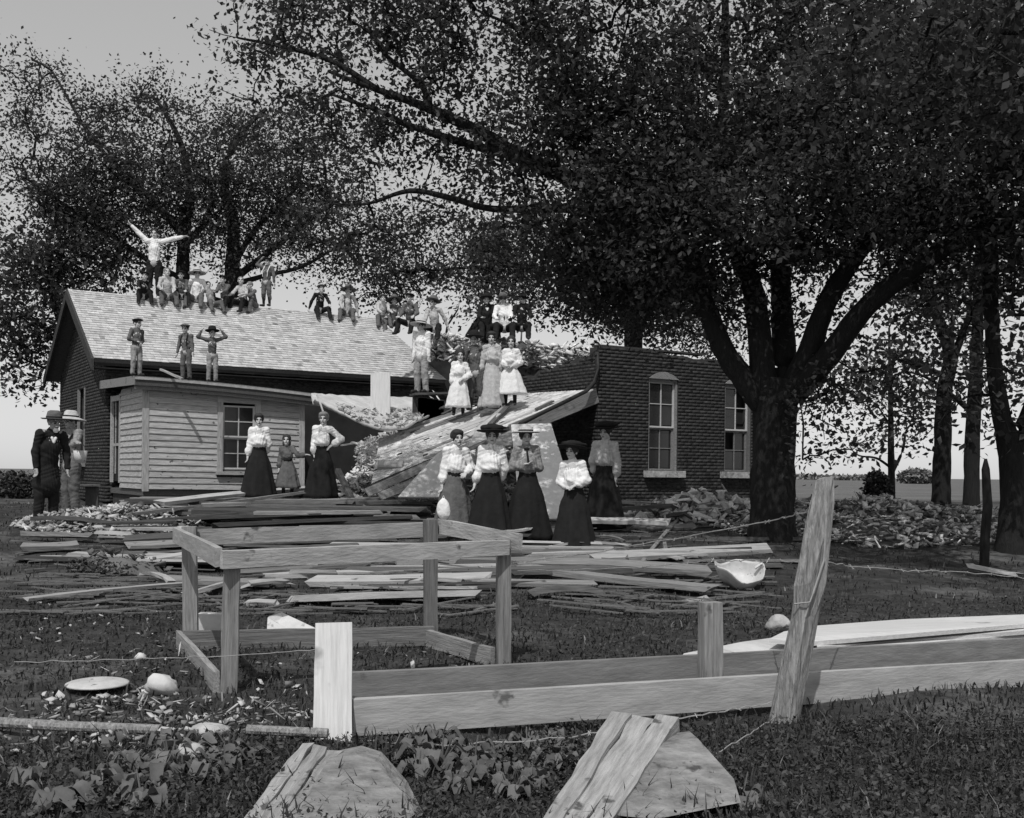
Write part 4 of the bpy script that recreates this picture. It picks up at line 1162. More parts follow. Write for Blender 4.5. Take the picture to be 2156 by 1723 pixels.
def tree(name, label, limbs, blobs, leaf=0.11, per_spray=34, spread=0.42, leaf_mat=None, bark=None, twig=0.005, cat='tree', group=None, seg=9, frac=1.0, clump=5):
    base = limbs[0][0][:3]
    root = empty(name, base, label, cat, group)
    mb = MB(); nodes = []
    for lb in limbs:
        lb = np.asarray(lb, float)
        c = catmull(lb, 5)
        mb.tube(c[:, :3], list(np.maximum(c[:, 3], .01)), seg, jit=.07)
        if len(lb) > 1: nodes.append(c[:, :3][(2 if lb is limbs[0] else 0):])
    nodes = np.vstack(nodes)
    nl = len(nodes)
    zlow = base[2] + 1.2
    nodes_ok = nodes[nodes[:, 2] > zlow] if (nodes[:, 2] > zlow).sum() > 3 else nodes
    sp = []
    for (px, py, d, rx, ry, rd, n) in blobs:
        c = P(px, py, d)
        e = np.array([rx / F_PX * d, rd, ry / F_PX * d])
        n = max(3, int(n * frac)); seeds = []
        while len(seeds) < max(2, n // clump):
            u = RNG.uniform(-1, 1, 3)
            if (u ** 2).sum() <= 1: seeds.append(c + u * e)
        for k in range(n): sp.append(seeds[k % len(seeds)] + RNG.normal(size=3) * spread * np.array([1.1, 1.1, .6]))
    sp = np.array(sp)
    # join each spray to the nearest wood already grown, nearest ones first
    pool = np.vstack([nodes_ok, np.zeros((len(sp), 3))]); npool = len(nodes_ok); off = npool
    d0 = np.min(np.linalg.norm(sp[:, None] - nodes_ok[None], axis=2), axis=1)
    order = np.argsort(d0)
    par = np.full(len(sp), -1); pos_of = {}
    root_pt = np.zeros((len(sp), 3))
    idx_in_pool = {}
    for o_ in order:
        dd = np.linalg.norm(pool[:npool] - sp[o_], axis=1)
        j = int(np.argmin(dd))
        if j >= off: par[o_] = idx_in_pool[j]
        root_pt[o_] = pool[j]
        pool[npool] = sp[o_]; idx_in_pool[npool] = o_; npool += 1
    cnt = np.ones(len(sp))
    for o_ in order[::-1]:
        if par[o_] >= 0: cnt[par[o_]] += cnt[o_]
    for o_ in range(len(sp)):
        a, b = root_pt[o_], sp[o_]
        ln = np.linalg.norm(b - a)
        mid = (a + b) / 2 + RNG.normal(size=3) * ln * 0.08 + UP * ln * 0.05
        r0 = twig * cnt[o_] ** 0.5 + 0.002
        mb.tube([a, mid, b], [r0 * 1.15, r0, max(r0 * .7, .003)], 4, cap=False)
    mb.build('trunk', bark or M_bark, root, smooth=True)
    dirs = sp - root_pt; dirs /= np.linalg.norm(dirs, axis=1)[:, None] + 1e-9
    t = RNG.uniform(-0.9, 0.9, (len(sp), per_spray))
    ctr = sp[:, None] + dirs[:, None] * (t * spread)[..., None] + RNG.normal(size=(len(sp), per_spray, 3)) * spread * np.array([.5, .5, .3])
    leaf_mesh('crown', ctr.reshape(-1, 3), leaf, leaf_mat or M_leaf, root)
    return root

def L4(x, y, d, r): return tuple(P(x, y, d)) + (r,)
tb = cam_ground(1628, 16.2)
limbs = [
    [(tb[0], tb[1], tb[2] - .2, .41), (tb[0], tb[1], tb[2] + .25, .345), L4(1628, 1000, 16.2, .325), L4(1632, 880, 16.2, .315), L4(1640, 800, 16.2, 0.330)],
    [L4(1612, 860, 16.20, 0.187), L4(1560, 790, 16.22, 0.178), L4(1520, 730, 16.23, 0.159), L4(1480, 630, 16.25, 0.150), L4(1440, 555, 16.27, 0.140), L4(1350, 470, 16.31, 0.140), L4(1217, 385, 16.37, 0.131), L4(1106, 336, 16.22, 0.112), L4(1018, 283, 16.22, 0.094), L4(907, 230, 16.22, 0.070), L4(797, 190, 16.22, 0.047), L4(690, 150, 16.22, 0.023)],
    [L4(797, 190, 16.22, .05), L4(700, 130, 16.22, .04), L4(600, 100, 16.22, .03), L4(500, 80, 16.22, .015)],
    [L4(907, 230, 16.22, 0.056), L4(885, 177, 16.22, 0.042), L4(815, 119, 16.22, 0.033), L4(780, 70, 16.22, 0.019)],
    [L4(1090, 330, 16.22, 0.075), L4(974, 300, 16.22, 0.061), L4(863, 265, 16.22, 0.047), L4(797, 234, 16.22, 0.037), L4(700, 200, 16.22, 0.019)],
    [L4(1480, 630, 16.25, 0.094), L4(1330, 480, 16.32, 0.080), L4(1217, 442, 16.37, 0.066), L4(1040, 440, 16.22, 0.051), L4(952, 418, 16.22, 0.047), L4(863, 402, 16.22, 0.037), L4(775, 429, 16.22, 0.023), L4(700, 430, 16.22, 0.014)],
    [L4(1615, 850, 16.2, 0.203), L4(1606, 787, 16.2, 0.187), L4(1588, 625, 16.4, 0.164), L4(1560, 546, 16.6, 0.148), L4(1537, 463, 16.8, 0.125), L4(1525, 300, 17.0, 0.094), L4(1523, 213, 17.0, 0.078), L4(1528, 46, 17.2, 0.062), L4(1520, -150, 17.4, 0.039)],
    [L4(1645, 840, 16.3, 0.203), L4(1652, 763, 16.4, 0.187), L4(1645, 640, 16.8, 0.164), L4(1640, 480, 17.0, 0.133), L4(1606, 185, 17.2, 0.086), L4(1660, 60, 17.4, 0.062), L4(1740, -80, 17.6, 0.039)],
    [L4(1660, 830, 16.2, 0.203), L4(1699, 750, 16.0, 0.172), L4(1736, 648, 15.8, 0.148), L4(1791, 555, 15.6, 0.133), L4(1861, 463, 15.4, 0.117), L4(1921, 384, 15.2, 0.094), L4(1960, 200, 15.0, 0.070), L4(1990, 0, 15.0, 0.039)],
    [L4(1670, 830, 16.1, 0.203), L4(1745, 750, 15.7, 0.172), L4(1814, 657, 15.3, 0.148), L4(1907, 578, 14.9, 0.133), L4(2000, 518, 14.6, 0.117), L4(2115, 463, 14.3, 0.101), L4(2260, 400, 14.0, 0.062)],
    [L4(1537, 463, 16.8, 0.078), L4(1400, 330, 16.4, 0.062), L4(1280, 200, 16.0, 0.047), L4(1150, 90, 15.6, 0.031), L4(1000, 20, 15.2, 0.016)],
]
blobs = [
    (560, 100, 16.4, 90, 50, .9, 22), (650, 60, 16.4, 110, 60, 1.0, 40), (600, 170, 16.4, 80, 40, .9, 18), (700, 250, 16.4, 80, 60, 1.0, 24), (760, 20, 16.4, 200, 50, 1.0, 70),
    (1450, 420, 20.0, 220, 190, 1.8, 170), (1600, 250, 19.6, 200, 200, 1.8, 110), (1680, 330, 13.6, 140, 170, 1.2, 110), (1850, 160, 12.0, 230, 150, 1.6, 130), (2080, 120, 10.5, 180, 150, 1.4, 110),  # crown depth added, partly unseen, to shade the wing, trunk and right yard
    (760, 190, 16.3, 110, 90, 1.0, 38), (900, 110, 16.3, 170, 95, 1.0, 76), (1060, 70, 16.3, 200, 110, 1.0, 96), (800, 60, 16.3, 120, 55, 1.0, 24), (960, 260, 16.3, 170, 70, 1.0, 44), (860, 330, 16.3, 190, 90, 1.0, 49),
    (780, 440, 16.3, 130, 80, 1.1, 32), (980, 410, 16.3, 170, 70, 1.0, 48), (1120, 250, 15.1, 120, 120, .5, 60), (1100, 480, 15.2, 120, 70, .5, 48),
    (1280, 120, 15.8, 210, 160, 2.0, 325), (1330, 340, 15.4, 200, 140, 1.0, 403), (1250, 520, 18.0, 150, 110, 1.0, 294), (1420, 520, 15.6, 150, 120, 1.8, 341), (1330, 620, 18.0, 140, 70, 1.0, 201), (1500, 650, 16.4, 80, 60, 1.0, 46),
    (1530, 330, 16.4, 180, 120, 2.2, 294), (1500, 60, 17.0, 220, 110, 2.2, 147), (1720, 120, 16.8, 190, 160, 2.4, 201), (1700, 360, 16.4, 190, 140, 2.4, 372), (1620, 560, 16.8, 120, 60, 1.8, 139),
    (1960, 130, 15.2, 230, 190, 2.4, 511), (1960, 380, 15.0, 200, 120, 2.2, 403), (2150, 280, 14.5, 180, 280, 2.4, 511), (2130, 520, 14.2, 170, 60, 1.8, 139), (1880, 540, 15.2, 130, 60, 1.6, 77),
    (1760, 640, 15.8, 70, 60, 1.2, 24), (1720, 860, 15.6, 60, 70, .9, 24), (1730, 950, 15.0, 55, 60, .6, 13), (1840, 820, 15.6, 90, 40, 1.0, 24), (1640, -60, 17, 420, 90, 2.5, 232), (1100, -70, 15, 300, 70, 2.0, 139)]
tree('shade_tree', 'huge spreading shade tree with forked dark trunk in front of the brick wing', limbs, blobs, leaf=.086, per_spray=44, spread=.36, frac=.6, clump=6)

# tree behind the left half of the school
b1 = cam_ground(386, 33)
limbs = [
    [(b1[0], b1[1], b1[2] - .2, .3), L4(386, 800, 33, .24), L4(384, 616, 33, .21), L4(388, 493, 33, .18), L4(400, 400, 33.2, .13), L4(380, 300, 33.4, .09), L4(330, 210, 33.6, .05)],
    [(b1[0] + 1.4, b1[1], b1[2] - .2, .3), L4(487, 800, 33, .25), L4(487, 616, 33, .23), L4(491, 472, 33, .19), L4(470, 380, 33.2, .14), L4(500, 290, 33.2, .1), L4(560, 230, 33, .05)],
    [L4(489, 590, 33, .12), L4(573, 526, 32.6, .09), L4(667, 452, 32.2, .06), L4(720, 420, 32, .03)],
    [L4(491, 600, 33, .09), L4(560, 580, 32.6, .07), L4(640, 560, 32.2, .05), L4(740, 500, 32, .03)],
    [L4(386, 590, 33, .12), L4(330, 560, 32.6, .09), L4(240, 500, 32.2, .07), L4(150, 440, 32, .05), L4(60, 380, 31.6, .03)],
    [L4(388, 520, 33, .1), L4(440, 450, 33, .08), L4(440, 350, 33, .05)],
    [L4(388, 500, 33, .12), L4(300, 400, 33, .09), L4(200, 300, 33, .06), L4(110, 150, 33, .03)],
    [L4(491, 560, 33, .1), L4(540, 480, 33, .08), L4(620, 400, 33, .05), L4(640, 330, 33, .03)]]
blobs = [(120, 250, 32.5, 90, 90, 2.2, 66), (60, 185, 32.5, 70, 22, 1.5, 13), (120, 140, 33, 50, 40, 1, 9), (150, 380, 32.5, 130, 90, 2.5, 195), (310, 270, 33, 140, 90, 2.6, 165), (330, 410, 33, 180, 90, 2.8, 450), (500, 300, 33, 150, 90, 2.6, 157), (520, 420, 33, 150, 80, 2.6, 315),
         (620, 340, 32.6, 110, 110, 2.2, 150), (660, 450, 32.2, 100, 60, 2.0, 66), (200, 500, 32.5, 110, 70, 2.4, 180), (100, 480, 32, 90, 80, 2.2, 135), (560, 500, 32.4, 90, 40, 1.6, 44), (700, 330, 32.5, 90, 90, 1.8, 60), (650, 260, 33, 70, 60, 1.6, 33), (420, 540, 33, 120, 40, 2, 41), (720, 500, 32.5, 90, 55, 1.6, 44), (640, 520, 32.5, 80, 50, 1.4, 34), (780, 540, 33, 60, 50, 1.4, 30), (600, 560, 32, 90, 22, 1.4, 19)]
tree('yard_tree', 'broad leafy tree with two trunks rising behind the pale roof', limbs, blobs, leaf=.11, per_spray=42, spread=.55, twig=.008, frac=.62, clump=6)
# leafy growth at the far left edge
b1 = cam_ground(165, 31.5)
limbs = [[(b1[0], b1[1], b1[2] - .2, .2), L4(160, 850, 31.5, .16), L4(140, 720, 31.3, .13), L4(110, 620, 31, .09), L4(100, 520, 31, .05)], [L4(145, 740, 31.3, .07), L4(90, 690, 31, .05), L4(40, 660, 31, .03)], [L4(150, 790, 31.4, .05), L4(80, 770, 31, .035), L4(20, 740, 31, .02)]]
tree('small_tree', 'smaller leafy tree at the left edge beyond the gable', limbs, [(70, 560, 31, 90, 70, 1.8, 60), (60, 660, 31, 80, 60, 1.5, 46), (170, 560, 31.5, 50, 50, 1.5, 50), (60, 740, 31, 70, 50, 1.2, 30), (50, 800, 31, 60, 30, 1.0, 10), (120, 620, 31, 60, 60, 1.2, 32), (10, 640, 31, 60, 140, 1.5, 40)], leaf=.16, per_spray=30, spread=.6, twig=.007)
# trees behind the middle
b1 = cam_ground(1330, 37)
limbs = [[(b1[0], b1[1], b1[2] - .2, .3), L4(1330, 800, 37, .26), L4(1328, 680, 37, .24), L4(1310, 590, 37, .18), L4(1240, 520, 37, .12), L4(1150, 470, 37, .06)],
         [L4(1345, 780, 37, .16), L4(1346, 690, 37, .15), L4(1380, 600, 37, .12), L4(1420, 540, 37, .06)],
         [L4(1310, 590, 37, .12), L4(1200, 570, 36.5, .09), L4(1060, 560, 36, .06), L4(900, 570, 36, .04)]]
blobs = [(1000, 560, 36, 140, 70, 2.2, 170), (1150, 560, 36.5, 140, 80, 2.4, 210), (1290, 640, 36.5, 110, 60, 2.2, 140), (860, 560, 36, 110, 70, 2.0, 90), (1400, 650, 37, 120, 60, 2.2, 150), (1490, 700, 37, 70, 40, 1.8, 50), (800, 590, 36, 60, 50, 1.4, 25), (960, 480, 36, 140, 50, 2.0, 70)]
tree('background_tree', 'dense tree standing behind the gap between school and wing', limbs, blobs, leaf=.13, per_spray=36, spread=.58, twig=.009, frac=.72, clump=6)
b1 = cam_ground(985, 33)
limbs = [[(b1[0], b1[1], b1[2] - .2, .16), L4(972, 800, 33, .13), L4(982, 720, 33, .11), L4(1010, 670, 33, .09), L4(1035, 620, 33, .05)], [L4(975, 740, 33, .08), L4(1005, 690, 33, .07), L4(1015, 630, 33, .04)], [L4(968, 760, 33, .05), L4(940, 700, 33, .04), L4(965, 650, 33, .02)]]
tree('background_tree', 'thin forked tree showing above the wreckage in the gap', limbs, [(1000, 610, 33.5, 80, 30, 1.2, 26)], leaf=.16, per_spray=24, spread=.55, twig=.007)

# trees at the right
def rtree(px, d, r, pts, blobs, label, extra=(), leaf=.15, per=28, name='roadside_tree'):
    b = cam_ground(px, d)
    lim = [[(b[0], b[1], b[2] - .2, r * 1.35), (b[0], b[1], b[2] + .3, r * 1.05)] + [L4(x, y, d, q) for x, y, q in pts]]
    for e in extra: lim.append([L4(x, y, d, q) for x, y, q in e])
    tree(name, label, lim, blobs, leaf=leaf, per_spray=per, spread=.55, twig=.006, group='trees at the right')
rtree(1982, 23, .19, [(1984, 950, .18), (1988, 830, .16), (2000, 740, .14), (1960, 640, .09), (1930, 570, .06)], [(1950, 640, 23, 80, 60, 1.6, 34), (1930, 740, 23, 70, 50, 1.3, 22), (2010, 600, 23, 70, 60, 1.6, 30)], 'straight dark tree trunk forking high, left of the thick trunk', [[(1992, 800, .1), (2020, 720, .08), (2050, 640, .05)], [(1990, 790, .06), (1900, 760, .03), (1850, 740, .02)]])
rtree(2046, 21, .15, [(2046, 960, .14), (2052, 830, .13), (2058, 700, .11), (2060, 560, .08), (2070, 400, .05)], [(2060, 600, 21, 70, 80, 1.4, 26), (2070, 800, 21, 60, 60, 1.1, 16)], 'slim dark trunk between the straight tree and the thick trunk', [[(2050, 870, .06), (1960, 800, .03), (1900, 780, .015)]])
rtree(2130, 15, .18, [(2132, 1050, .17), (2128, 960, .165), (2105, 860, .12), (2090, 720, .10), (2085, 560, .1), (2090, 400, .06)], [(2140, 640, 15, 90, 80, 1.2, 26), (2130, 800, 15, 70, 60, 1.0, 14), (2090, 900, 15.4, 50, 40, .8, 8)], 'thick forked trunk at the right edge of the picture', [[(2130, 970, .12), (2160, 880, .1), (2200, 780, .08)]], leaf=.12)
rtree(1878, 27, .085, [(1876, 950, .08), (1875, 850, .06), (1873, 760, .04), (1872, 690, .025)], [(1870, 760, 27, 90, 40, 1.3, 26), (1830, 830, 27, 60, 30, 1.0, 10), (1905, 880, 27, 55, 40, 1.0, 13), (1960, 900, 27, 40, 30, .8, 7), (1800, 780, 27, 50, 30, 1, 8)], 'slender young tree standing alone against the bright field', [[(1877, 1000, .045), (1900, 950, .035), (1912, 900, .025), (1955, 880, .012)], [(1876, 985, .035), (1845, 965, .028), (1810, 960, .02), (1790, 945, .01)], [(1876, 900, .03), (1845, 850, .015)]], leaf=.14)

# bushes and far growth
def bush(px, py, d, rx, ry, n, label, name='bush', leaf=.1, m_=None, tone=(.5, 1.4), group=None):
    c = P(px, py, d); b = np.array([c[0], c[1], float(ground(c[0], c[1]))])
    root = empty(name, b, label, 'bush', group)
    u = RNG.normal(size=(n, 3)); u /= np.linalg.norm(u, axis=1)[:, None]; u *= RNG.uniform(.55, 1, n)[:, None]
    pts = c + u * np.array([rx / F_PX * d, rx / F_PX * d * .8, ry / F_PX * d])
    pts[:, 2] = np.maximum(pts[:, 2], b[2] + .02)
    mb = MB()
    for k in range(7): mb.tube([b + np.array([random.uniform(-.1, .1), 0, 0]), pts[k]], [.02, .006], 4)
    mb.build('stems', M_bark, root)
    leaf_mesh('leaves', pts, leaf, m_ or M_bush, root, tone=tone)
bush(1846, 1030, 26, 28, 42, 1500, 'dark rounded bush beside the slender young tree', leaf=.12)
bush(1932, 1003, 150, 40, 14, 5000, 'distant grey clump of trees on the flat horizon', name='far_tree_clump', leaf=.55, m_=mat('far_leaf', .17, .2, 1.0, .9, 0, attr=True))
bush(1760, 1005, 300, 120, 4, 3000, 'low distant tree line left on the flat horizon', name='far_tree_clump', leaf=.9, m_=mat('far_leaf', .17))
bush(30, 1040, 28, 80, 50, 2600, 'dark hedge bush behind the suited man at the left edge', leaf=.14)
bush(215, 1205, 12.2, 75, 28, 1500, 'low dark weedy bush on the earth mound left of the frame', leaf=.05)
bush(1960, 1068, 22, 45, 10, 400, 'weedy tuft at the foot of the straight dark trunk', leaf=.08)

# ------------------------------------------------------------------ grass and weeds
def grass(n, xr, yr, h, w, label, near=True, tone=(.5, 1.6), straw=.02):
    y = 1 / RNG.uniform(1 / yr[1], 1 / yr[0], n) if near else RNG.uniform(yr[0], yr[1], n)
    x = RNG.uniform(xr[0], xr[1], n) * (y / yr[1] * .7 + .45 if near else 1.0)
    clump = np.sin(x * 2.1 + np.sin(y * 1.7) * 2) * np.cos(y * 2.3 + x) + RNG.normal(0, .5, n)
    keep = clump > -.75
    x, y = x[keep], y[keep]; n = len(x)
    z = ground(x, y) - .005
    hh = h[0] + (h[1] - h[0]) * RNG.random(n) ** 1.6
    az = RNG.uniform(0, 2 * math.pi, n); ln = hh * RNG.uniform(.25, 1.0, n)
    dx, dy = np.cos(az) * ln, np.sin(az) * ln
    pxx, pyy = -np.sin(az), np.cos(az)
    ww = w * (.6 + .8 * RNG.random(n)) * (1 + y / 10)
    b = np.stack([x, y, z], 1)
    s = np.stack([pxx * ww, pyy * ww, 0 * ww], 1)
    midp = b + np.stack([dx * .35, dy * .35, hh * .65], 1); tip = b + np.stack([dx, dy, hh], 1)
    V = np.stack([b - s, b + s, midp + s * .7, midp - s * .7, tip], 1).reshape(-1, 3)
    k = np.arange(n)[:, None] * 5
    F1 = np.concatenate([k + np.array([0, 1, 2, 3]), ], 1)
    F2 = np.concatenate([k + np.array([3, 2, 4, 4])[:3]], 1)
    V2 = V
    Fs = [tuple(f) for f in F1] + [tuple(f) for f in F2]
    # two loops of different size: build with quads only by repeating the tip as a tiny edge
    o = obj('grass', V2, np.concatenate([F1, np.concatenate([F2, F2[:, 2:3]], 1)]) if False else Fs, M_grass, origin=(0, 0, 0))
    t = RNG.uniform(tone[0], tone[1], n); t[RNG.random(n) < straw] = 4.0
    set_tone(o, np.concatenate([t, t]))
    tag(o, label, 'grass', kind='stuff')
grass(80000, (-11, 12), (3.4, 24), (.02, .075), .0035, 'short trodden grass over the whole yard')
grass(3500, (0.3, 4.5), (3.6, 5.4), (.03, .15), .0022, 'long tangled grass in the bottom right foreground', near=False, tone=(.25, .9), straw=.07)
grass(1500, (-4.0, 1.0), (3.6, 5.0), (.03, .12), .003, 'longer grass among the weeds in the foreground', near=False, tone=(.25, 1.0), straw=.05)

def low_weeds(n, xr, yr, hmax, leaf, label):
    x = RNG.uniform(xr[0], xr[1], n); y = RNG.uniform(yr[0], yr[1], n)
    cl_ = np.sin(3.1 * x + 1.3 * np.sin(4 * y)) * np.cos(2.7 * y - x)
    h_ = hmax * np.clip(.45 + .5 * cl_ + RNG.normal(0, .2, n), .05, 1) * RNG.random(n) ** .7
    pts = np.stack([x, y, ground(x, y) + .008 + h_], 1)
    root = empty('low_weeds', (0, 4, 0), label, 'weeds', kind='stuff')
    leaf_mesh('leaves', pts, leaf, M_bush, root, droop=.15, tone=(.3, 1.9), aspect=.55)
low_weeds(30000, (.1, 5.0), (3.4, 5.6), .10, .026, 'low dark weeds matting the bottom right foreground')
low_weeds(20000, (-3.8, .3), (3.4, 5.0), .06, .026, 'low dark weeds matting the bottom left foreground')
low_weeds(24000, (-6, 6.5), (6.2, 11.0), .035, .03, 'clover and litter in the grass behind the trough')

def weed(p, s, nl, label):
    root = empty('broad_leaf_weed', p, label, 'weed', 'broad leaf weeds in the foreground')
    for k in range(nl):
        az = 2 * math.pi * k / nl + random.uniform(-.4, .4); L_ = s * random.uniform(.6, 1.15); W_ = L_ * random.uniform(.45, .65)
        rise = random.uniform(.15, .7); st = s * random.uniform(.3, .8)
        d = np.array([math.cos(az), math.sin(az), 0]); sd = np.array([-math.sin(az), math.cos(az), 0])
        base = p + d * st * .5 + UP * (st * rise + .02)
        V = []; ns = 9; cl_ = random.uniform(.1, .45)
        for i in range(ns + 1):
            u = i / ns; wv = W_ * .5 * (math.sin(math.pi * u ** .75) ** .6 + .04 * math.sin(9 * u + k)) * (u < .999) + .001
            c = base + d * L_ * u + UP * (L_ * (.35 * rise * u - .55 * u * u) + .02 * math.sin(7 * u + k))
            V += [c - sd * wv + UP * wv * cl_, c - sd * wv * .5 + UP * wv * cl_ * .25, c, c + sd * wv * .5 + UP * wv * cl_ * .25, c + sd * wv + UP * wv * cl_]
        V = np.array(V); V[:, 2] = np.maximum(V[:, 2], ground(V[:, 0], V[:, 1]) + .01)
        Fs = []
        for i in range(ns):
            a = 5 * i; Fs += [(a + q, a + q + 1, a + q + 6, a + q + 5) for q in range(4)]
        obj('leaf', V, Fs, M_weed, root, smooth=True)
    mb = MB()
    for k in range(3): mb.tube([p, p + np.array([random.uniform(-.06, .06), random.uniform(-.06, .06), s * random.uniform(.5, 1)])], [.005, .003], 4)
    mb.build('stem', M_weed, root)
wspots = sorted(set((int(random.uniform(230, 520)), int(random.uniform(1560, 1715))) for _ in range(7)) | set((int(random.uniform(870, 1180)), int(random.uniform(1560, 1715))) for _ in range(8))) + [(380, 1600), (440, 1640), (330, 1650), (480, 1600), (260, 1620), (880, 1570), (930, 1610), (1000, 1590), (1060, 1630), (1110, 1570), (1160, 1620), (960, 1665), (1080, 1680), (1200, 1590), (240, 1570), (1170, 1560), (430, 1580), (1010, 1650), (200, 1660), (1130, 1660), (300, 1690), (1560, 1690), (60, 1650), (120, 1700)]
wl_ = sorted(q for q in wspots if q[0] < 800); wr_ = sorted(q for q in wspots if q[0] >= 800)
for i, (x, y) in enumerate(wspots):
    rk = (wl_ if x < 800 else wr_).index((x, y))
    weed(on_ground(x, y), random.uniform(.07, .13), random.randint(7, 11), f'{ORD[rk]} from left of the broad leaved weeds ' + ('among the stones at lower left' if x < 800 else 'below the trough'))
# ------------------------------------------------------------------ people: smooth-blended bodies, meshed from distance fields
def surface(prims, vox, k=0.03):
    """prims: ('c', p, r, q, s) tapered limb | ('e', centre, radii[, R]) ellipsoid, optional leading '-' to carve. Surface nets."""
    lo = np.full(3, 1e9); hi = np.full(3, -1e9); bb = []
    for pr in prims:
        kind = pr[0].lstrip('-')
        if kind == 'c':
            p, r, q, s = np.asarray(pr[1], float), pr[2], np.asarray(pr[3], float), pr[4]
            a = np.minimum(p - r, q - s); b = np.maximum(p + r, q + s)
        else:
            c, rd = np.asarray(pr[1], float), np.asarray(pr[2], float)
            m_ = rd.max() if len(pr) > 3 else rd
            a, b = c - m_, c + m_
        bb.append((a, b))
        if pr[0][0] != '-': lo = np.minimum(lo, a); hi = np.maximum(hi, b)
    lo -= 3 * vox; hi += 3 * vox
    n = np.ceil((hi - lo) / vox).astype(int) + 1
    ax = [lo[i] + vox * np.arange(n[i]) for i in range(3)]
    Fd = np.full(n, 1.0)
    for pr, (a, b) in zip(prims, bb):
        mg = k + 2.5 * vox
        i0 = np.maximum(np.floor((a - mg - lo) / vox).astype(int), 0); i1 = np.minimum(np.ceil((b + mg - lo) / vox).astype(int) + 1, n)
        if (i1 <= i0).any(): continue
        X = ax[0][i0[0]:i1[0]][:, None, None]; Y = ax[1][i0[1]:i1[1]][None, :, None]; Z = ax[2][i0[2]:i1[2]][None, None, :]
        if pr[0].lstrip('-') == 'c':
            p, r, q, s = np.asarray(pr[1], float), pr[2], np.asarray(pr[3], float), pr[4]
            d = q - p; l2 = d.dot(d) + 1e-12
            t = np.clip(((X - p[0]) * d[0] + (Y - p[1]) * d[1] + (Z - p[2]) * d[2]) / l2, 0, 1)
            D = np.sqrt((X - p[0] - t * d[0]) ** 2 + (Y - p[1] - t * d[1]) ** 2 + (Z - p[2] - t * d[2]) ** 2) - (r + (s - r) * t)
        else:
            c, rd = np.asarray(pr[1], float), np.asarray(pr[2], float)
            x, y, z = X - c[0], Y - c[1], Z - c[2]
            if len(pr) > 3:
                R = pr[3]
                x, y, z = (R[0, 0] * x + R[1, 0] * y + R[2, 0] * z, R[0, 1] * x + R[1, 1] * y + R[2, 1] * z, R[0, 2] * x + R[1, 2] * y + R[2, 2] * z)
            k0 = np.sqrt((x / rd[0]) ** 2 + (y / rd[1]) ** 2 + (z / rd[2]) ** 2) + 1e-9
            k1 = np.sqrt((x / rd[0] ** 2) ** 2 + (y / rd[1] ** 2) ** 2 + (z / rd[2] ** 2) ** 2) + 1e-9
            D = k0 * (k0 - 1) / k1
        sl = tuple(slice(i0[i], i1[i]) for i in range(3))
        A = Fd[sl]
        if pr[0][0] == '-':
            kk = k * .5
            h = np.maximum(kk - np.abs(A + D), 0) / kk
            Fd[sl] = np.maximum(A, -D) + h * h * kk / 4
        else:
            h = np.maximum(k - np.abs(A - D), 0) / k
            Fd[sl] = np.minimum(A, D) - h * h * k / 4
    S = Fd < 0
    c8 = [(i, j, l) for i in (0, 1) for j in (0, 1) for l in (0, 1)]
    m = n - 1
    cnt = sum(S[i:i + m[0], j:j + m[1], l:l + m[2]].astype(np.int8) for i, j, l in c8)
    cells = np.argwhere((cnt > 0) & (cnt < 8))
    idx = np.full(m, -1, np.int64); idx[tuple(cells.T)] = np.arange(len(cells))
    acc = np.zeros((len(cells), 3)); num = np.zeros(len(cells))
    cv = {c: Fd[cells[:, 0] + c[0], cells[:, 1] + c[1], cells[:, 2] + c[2]] for c in c8}
    for a in c8:
        for d in range(3):
            if a[d]: continue
            b = list(a); b[d] = 1; b = tuple(b)
            fa, fb = cv[a], cv[b]
            msk = (fa < 0) != (fb < 0)
            t = np.where(msk, fa / np.where(msk, fa - fb, 1), 0)
            pt = np.array(a, float)[None] + t[:, None] * np.eye(3)[d]
            acc[msk] += pt[msk]; num[msk] += 1
    V = lo + (cells + acc / num[:, None]) * vox
    Fs = []
    for d in range(3):
        e = [0, 0, 0]; e[d] = 1
        s0 = S[:n[0] - e[0], :n[1] - e[1], :n[2] - e[2]]; s1 = S[e[0]:, e[1]:, e[2]:]
        q = np.argwhere(s0 != s1)
        u, v = (d + 1) % 3, (d + 2) % 3
        q = q[(q[:, u] > 0) & (q[:, v] > 0) & (q[:, u] < m[u]) & (q[:, v] < m[v]) & (q[:, d] < m[d])]
        def cell(du, dv):
            c = q.copy(); c[:, u] -= du; c[:, v] -= dv
            return idx[c[:, 0], c[:, 1], c[:, 2]]
        quad = np.stack([cell(1, 1), cell(0, 1), cell(0, 0), cell(1, 0)], 1)
        fl = ~s0[q[:, 0], q[:, 1], q[:, 2]]
        quad[fl] = quad[fl][:, ::-1]
        Fs.append(quad)
    Fs = np.concatenate(Fs)
    Fs = Fs[(Fs >= 0).all(1)]
    return V, Fs

M_skin = mat('skin', .50, .08, 12.0, .6, 0)
M_skin_t = mat('tanned_skin', .33, .08, 12.0, .6, 0)
M_eye = mat('eye_dark', .04, .1, 12.0, .5, 0)
M_lip = mat('lip', .16, .1, 12.0, .6, 0)
M_hair_d = mat('dark_hair', .035, .3, 60.0, .5, .4, 120.0)
M_hair_l = mat('fair_hair', .20, .3, 60.0, .6, .4, 120.0)
M_white = mat('white_cotton', .78, .08, 7.0, .9, .6, 9.0, bdist=.05)
M_cream = mat('light_print_cotton', .48, .2, 14.0, .9, .6, 9.0, bdist=.05)
M_greyc = mat('grey_print_cotton', .24, .55, 30.0, .9, .35, 16.0)
M_mid = mat('grey_wool', .12, .25, 10.0, .95, .6, 9.0, bdist=.05)
M_stripe = mat('striped_wool', .10, .6, 6.0, .95, .2, 25.0, (40, 40, 0.5))
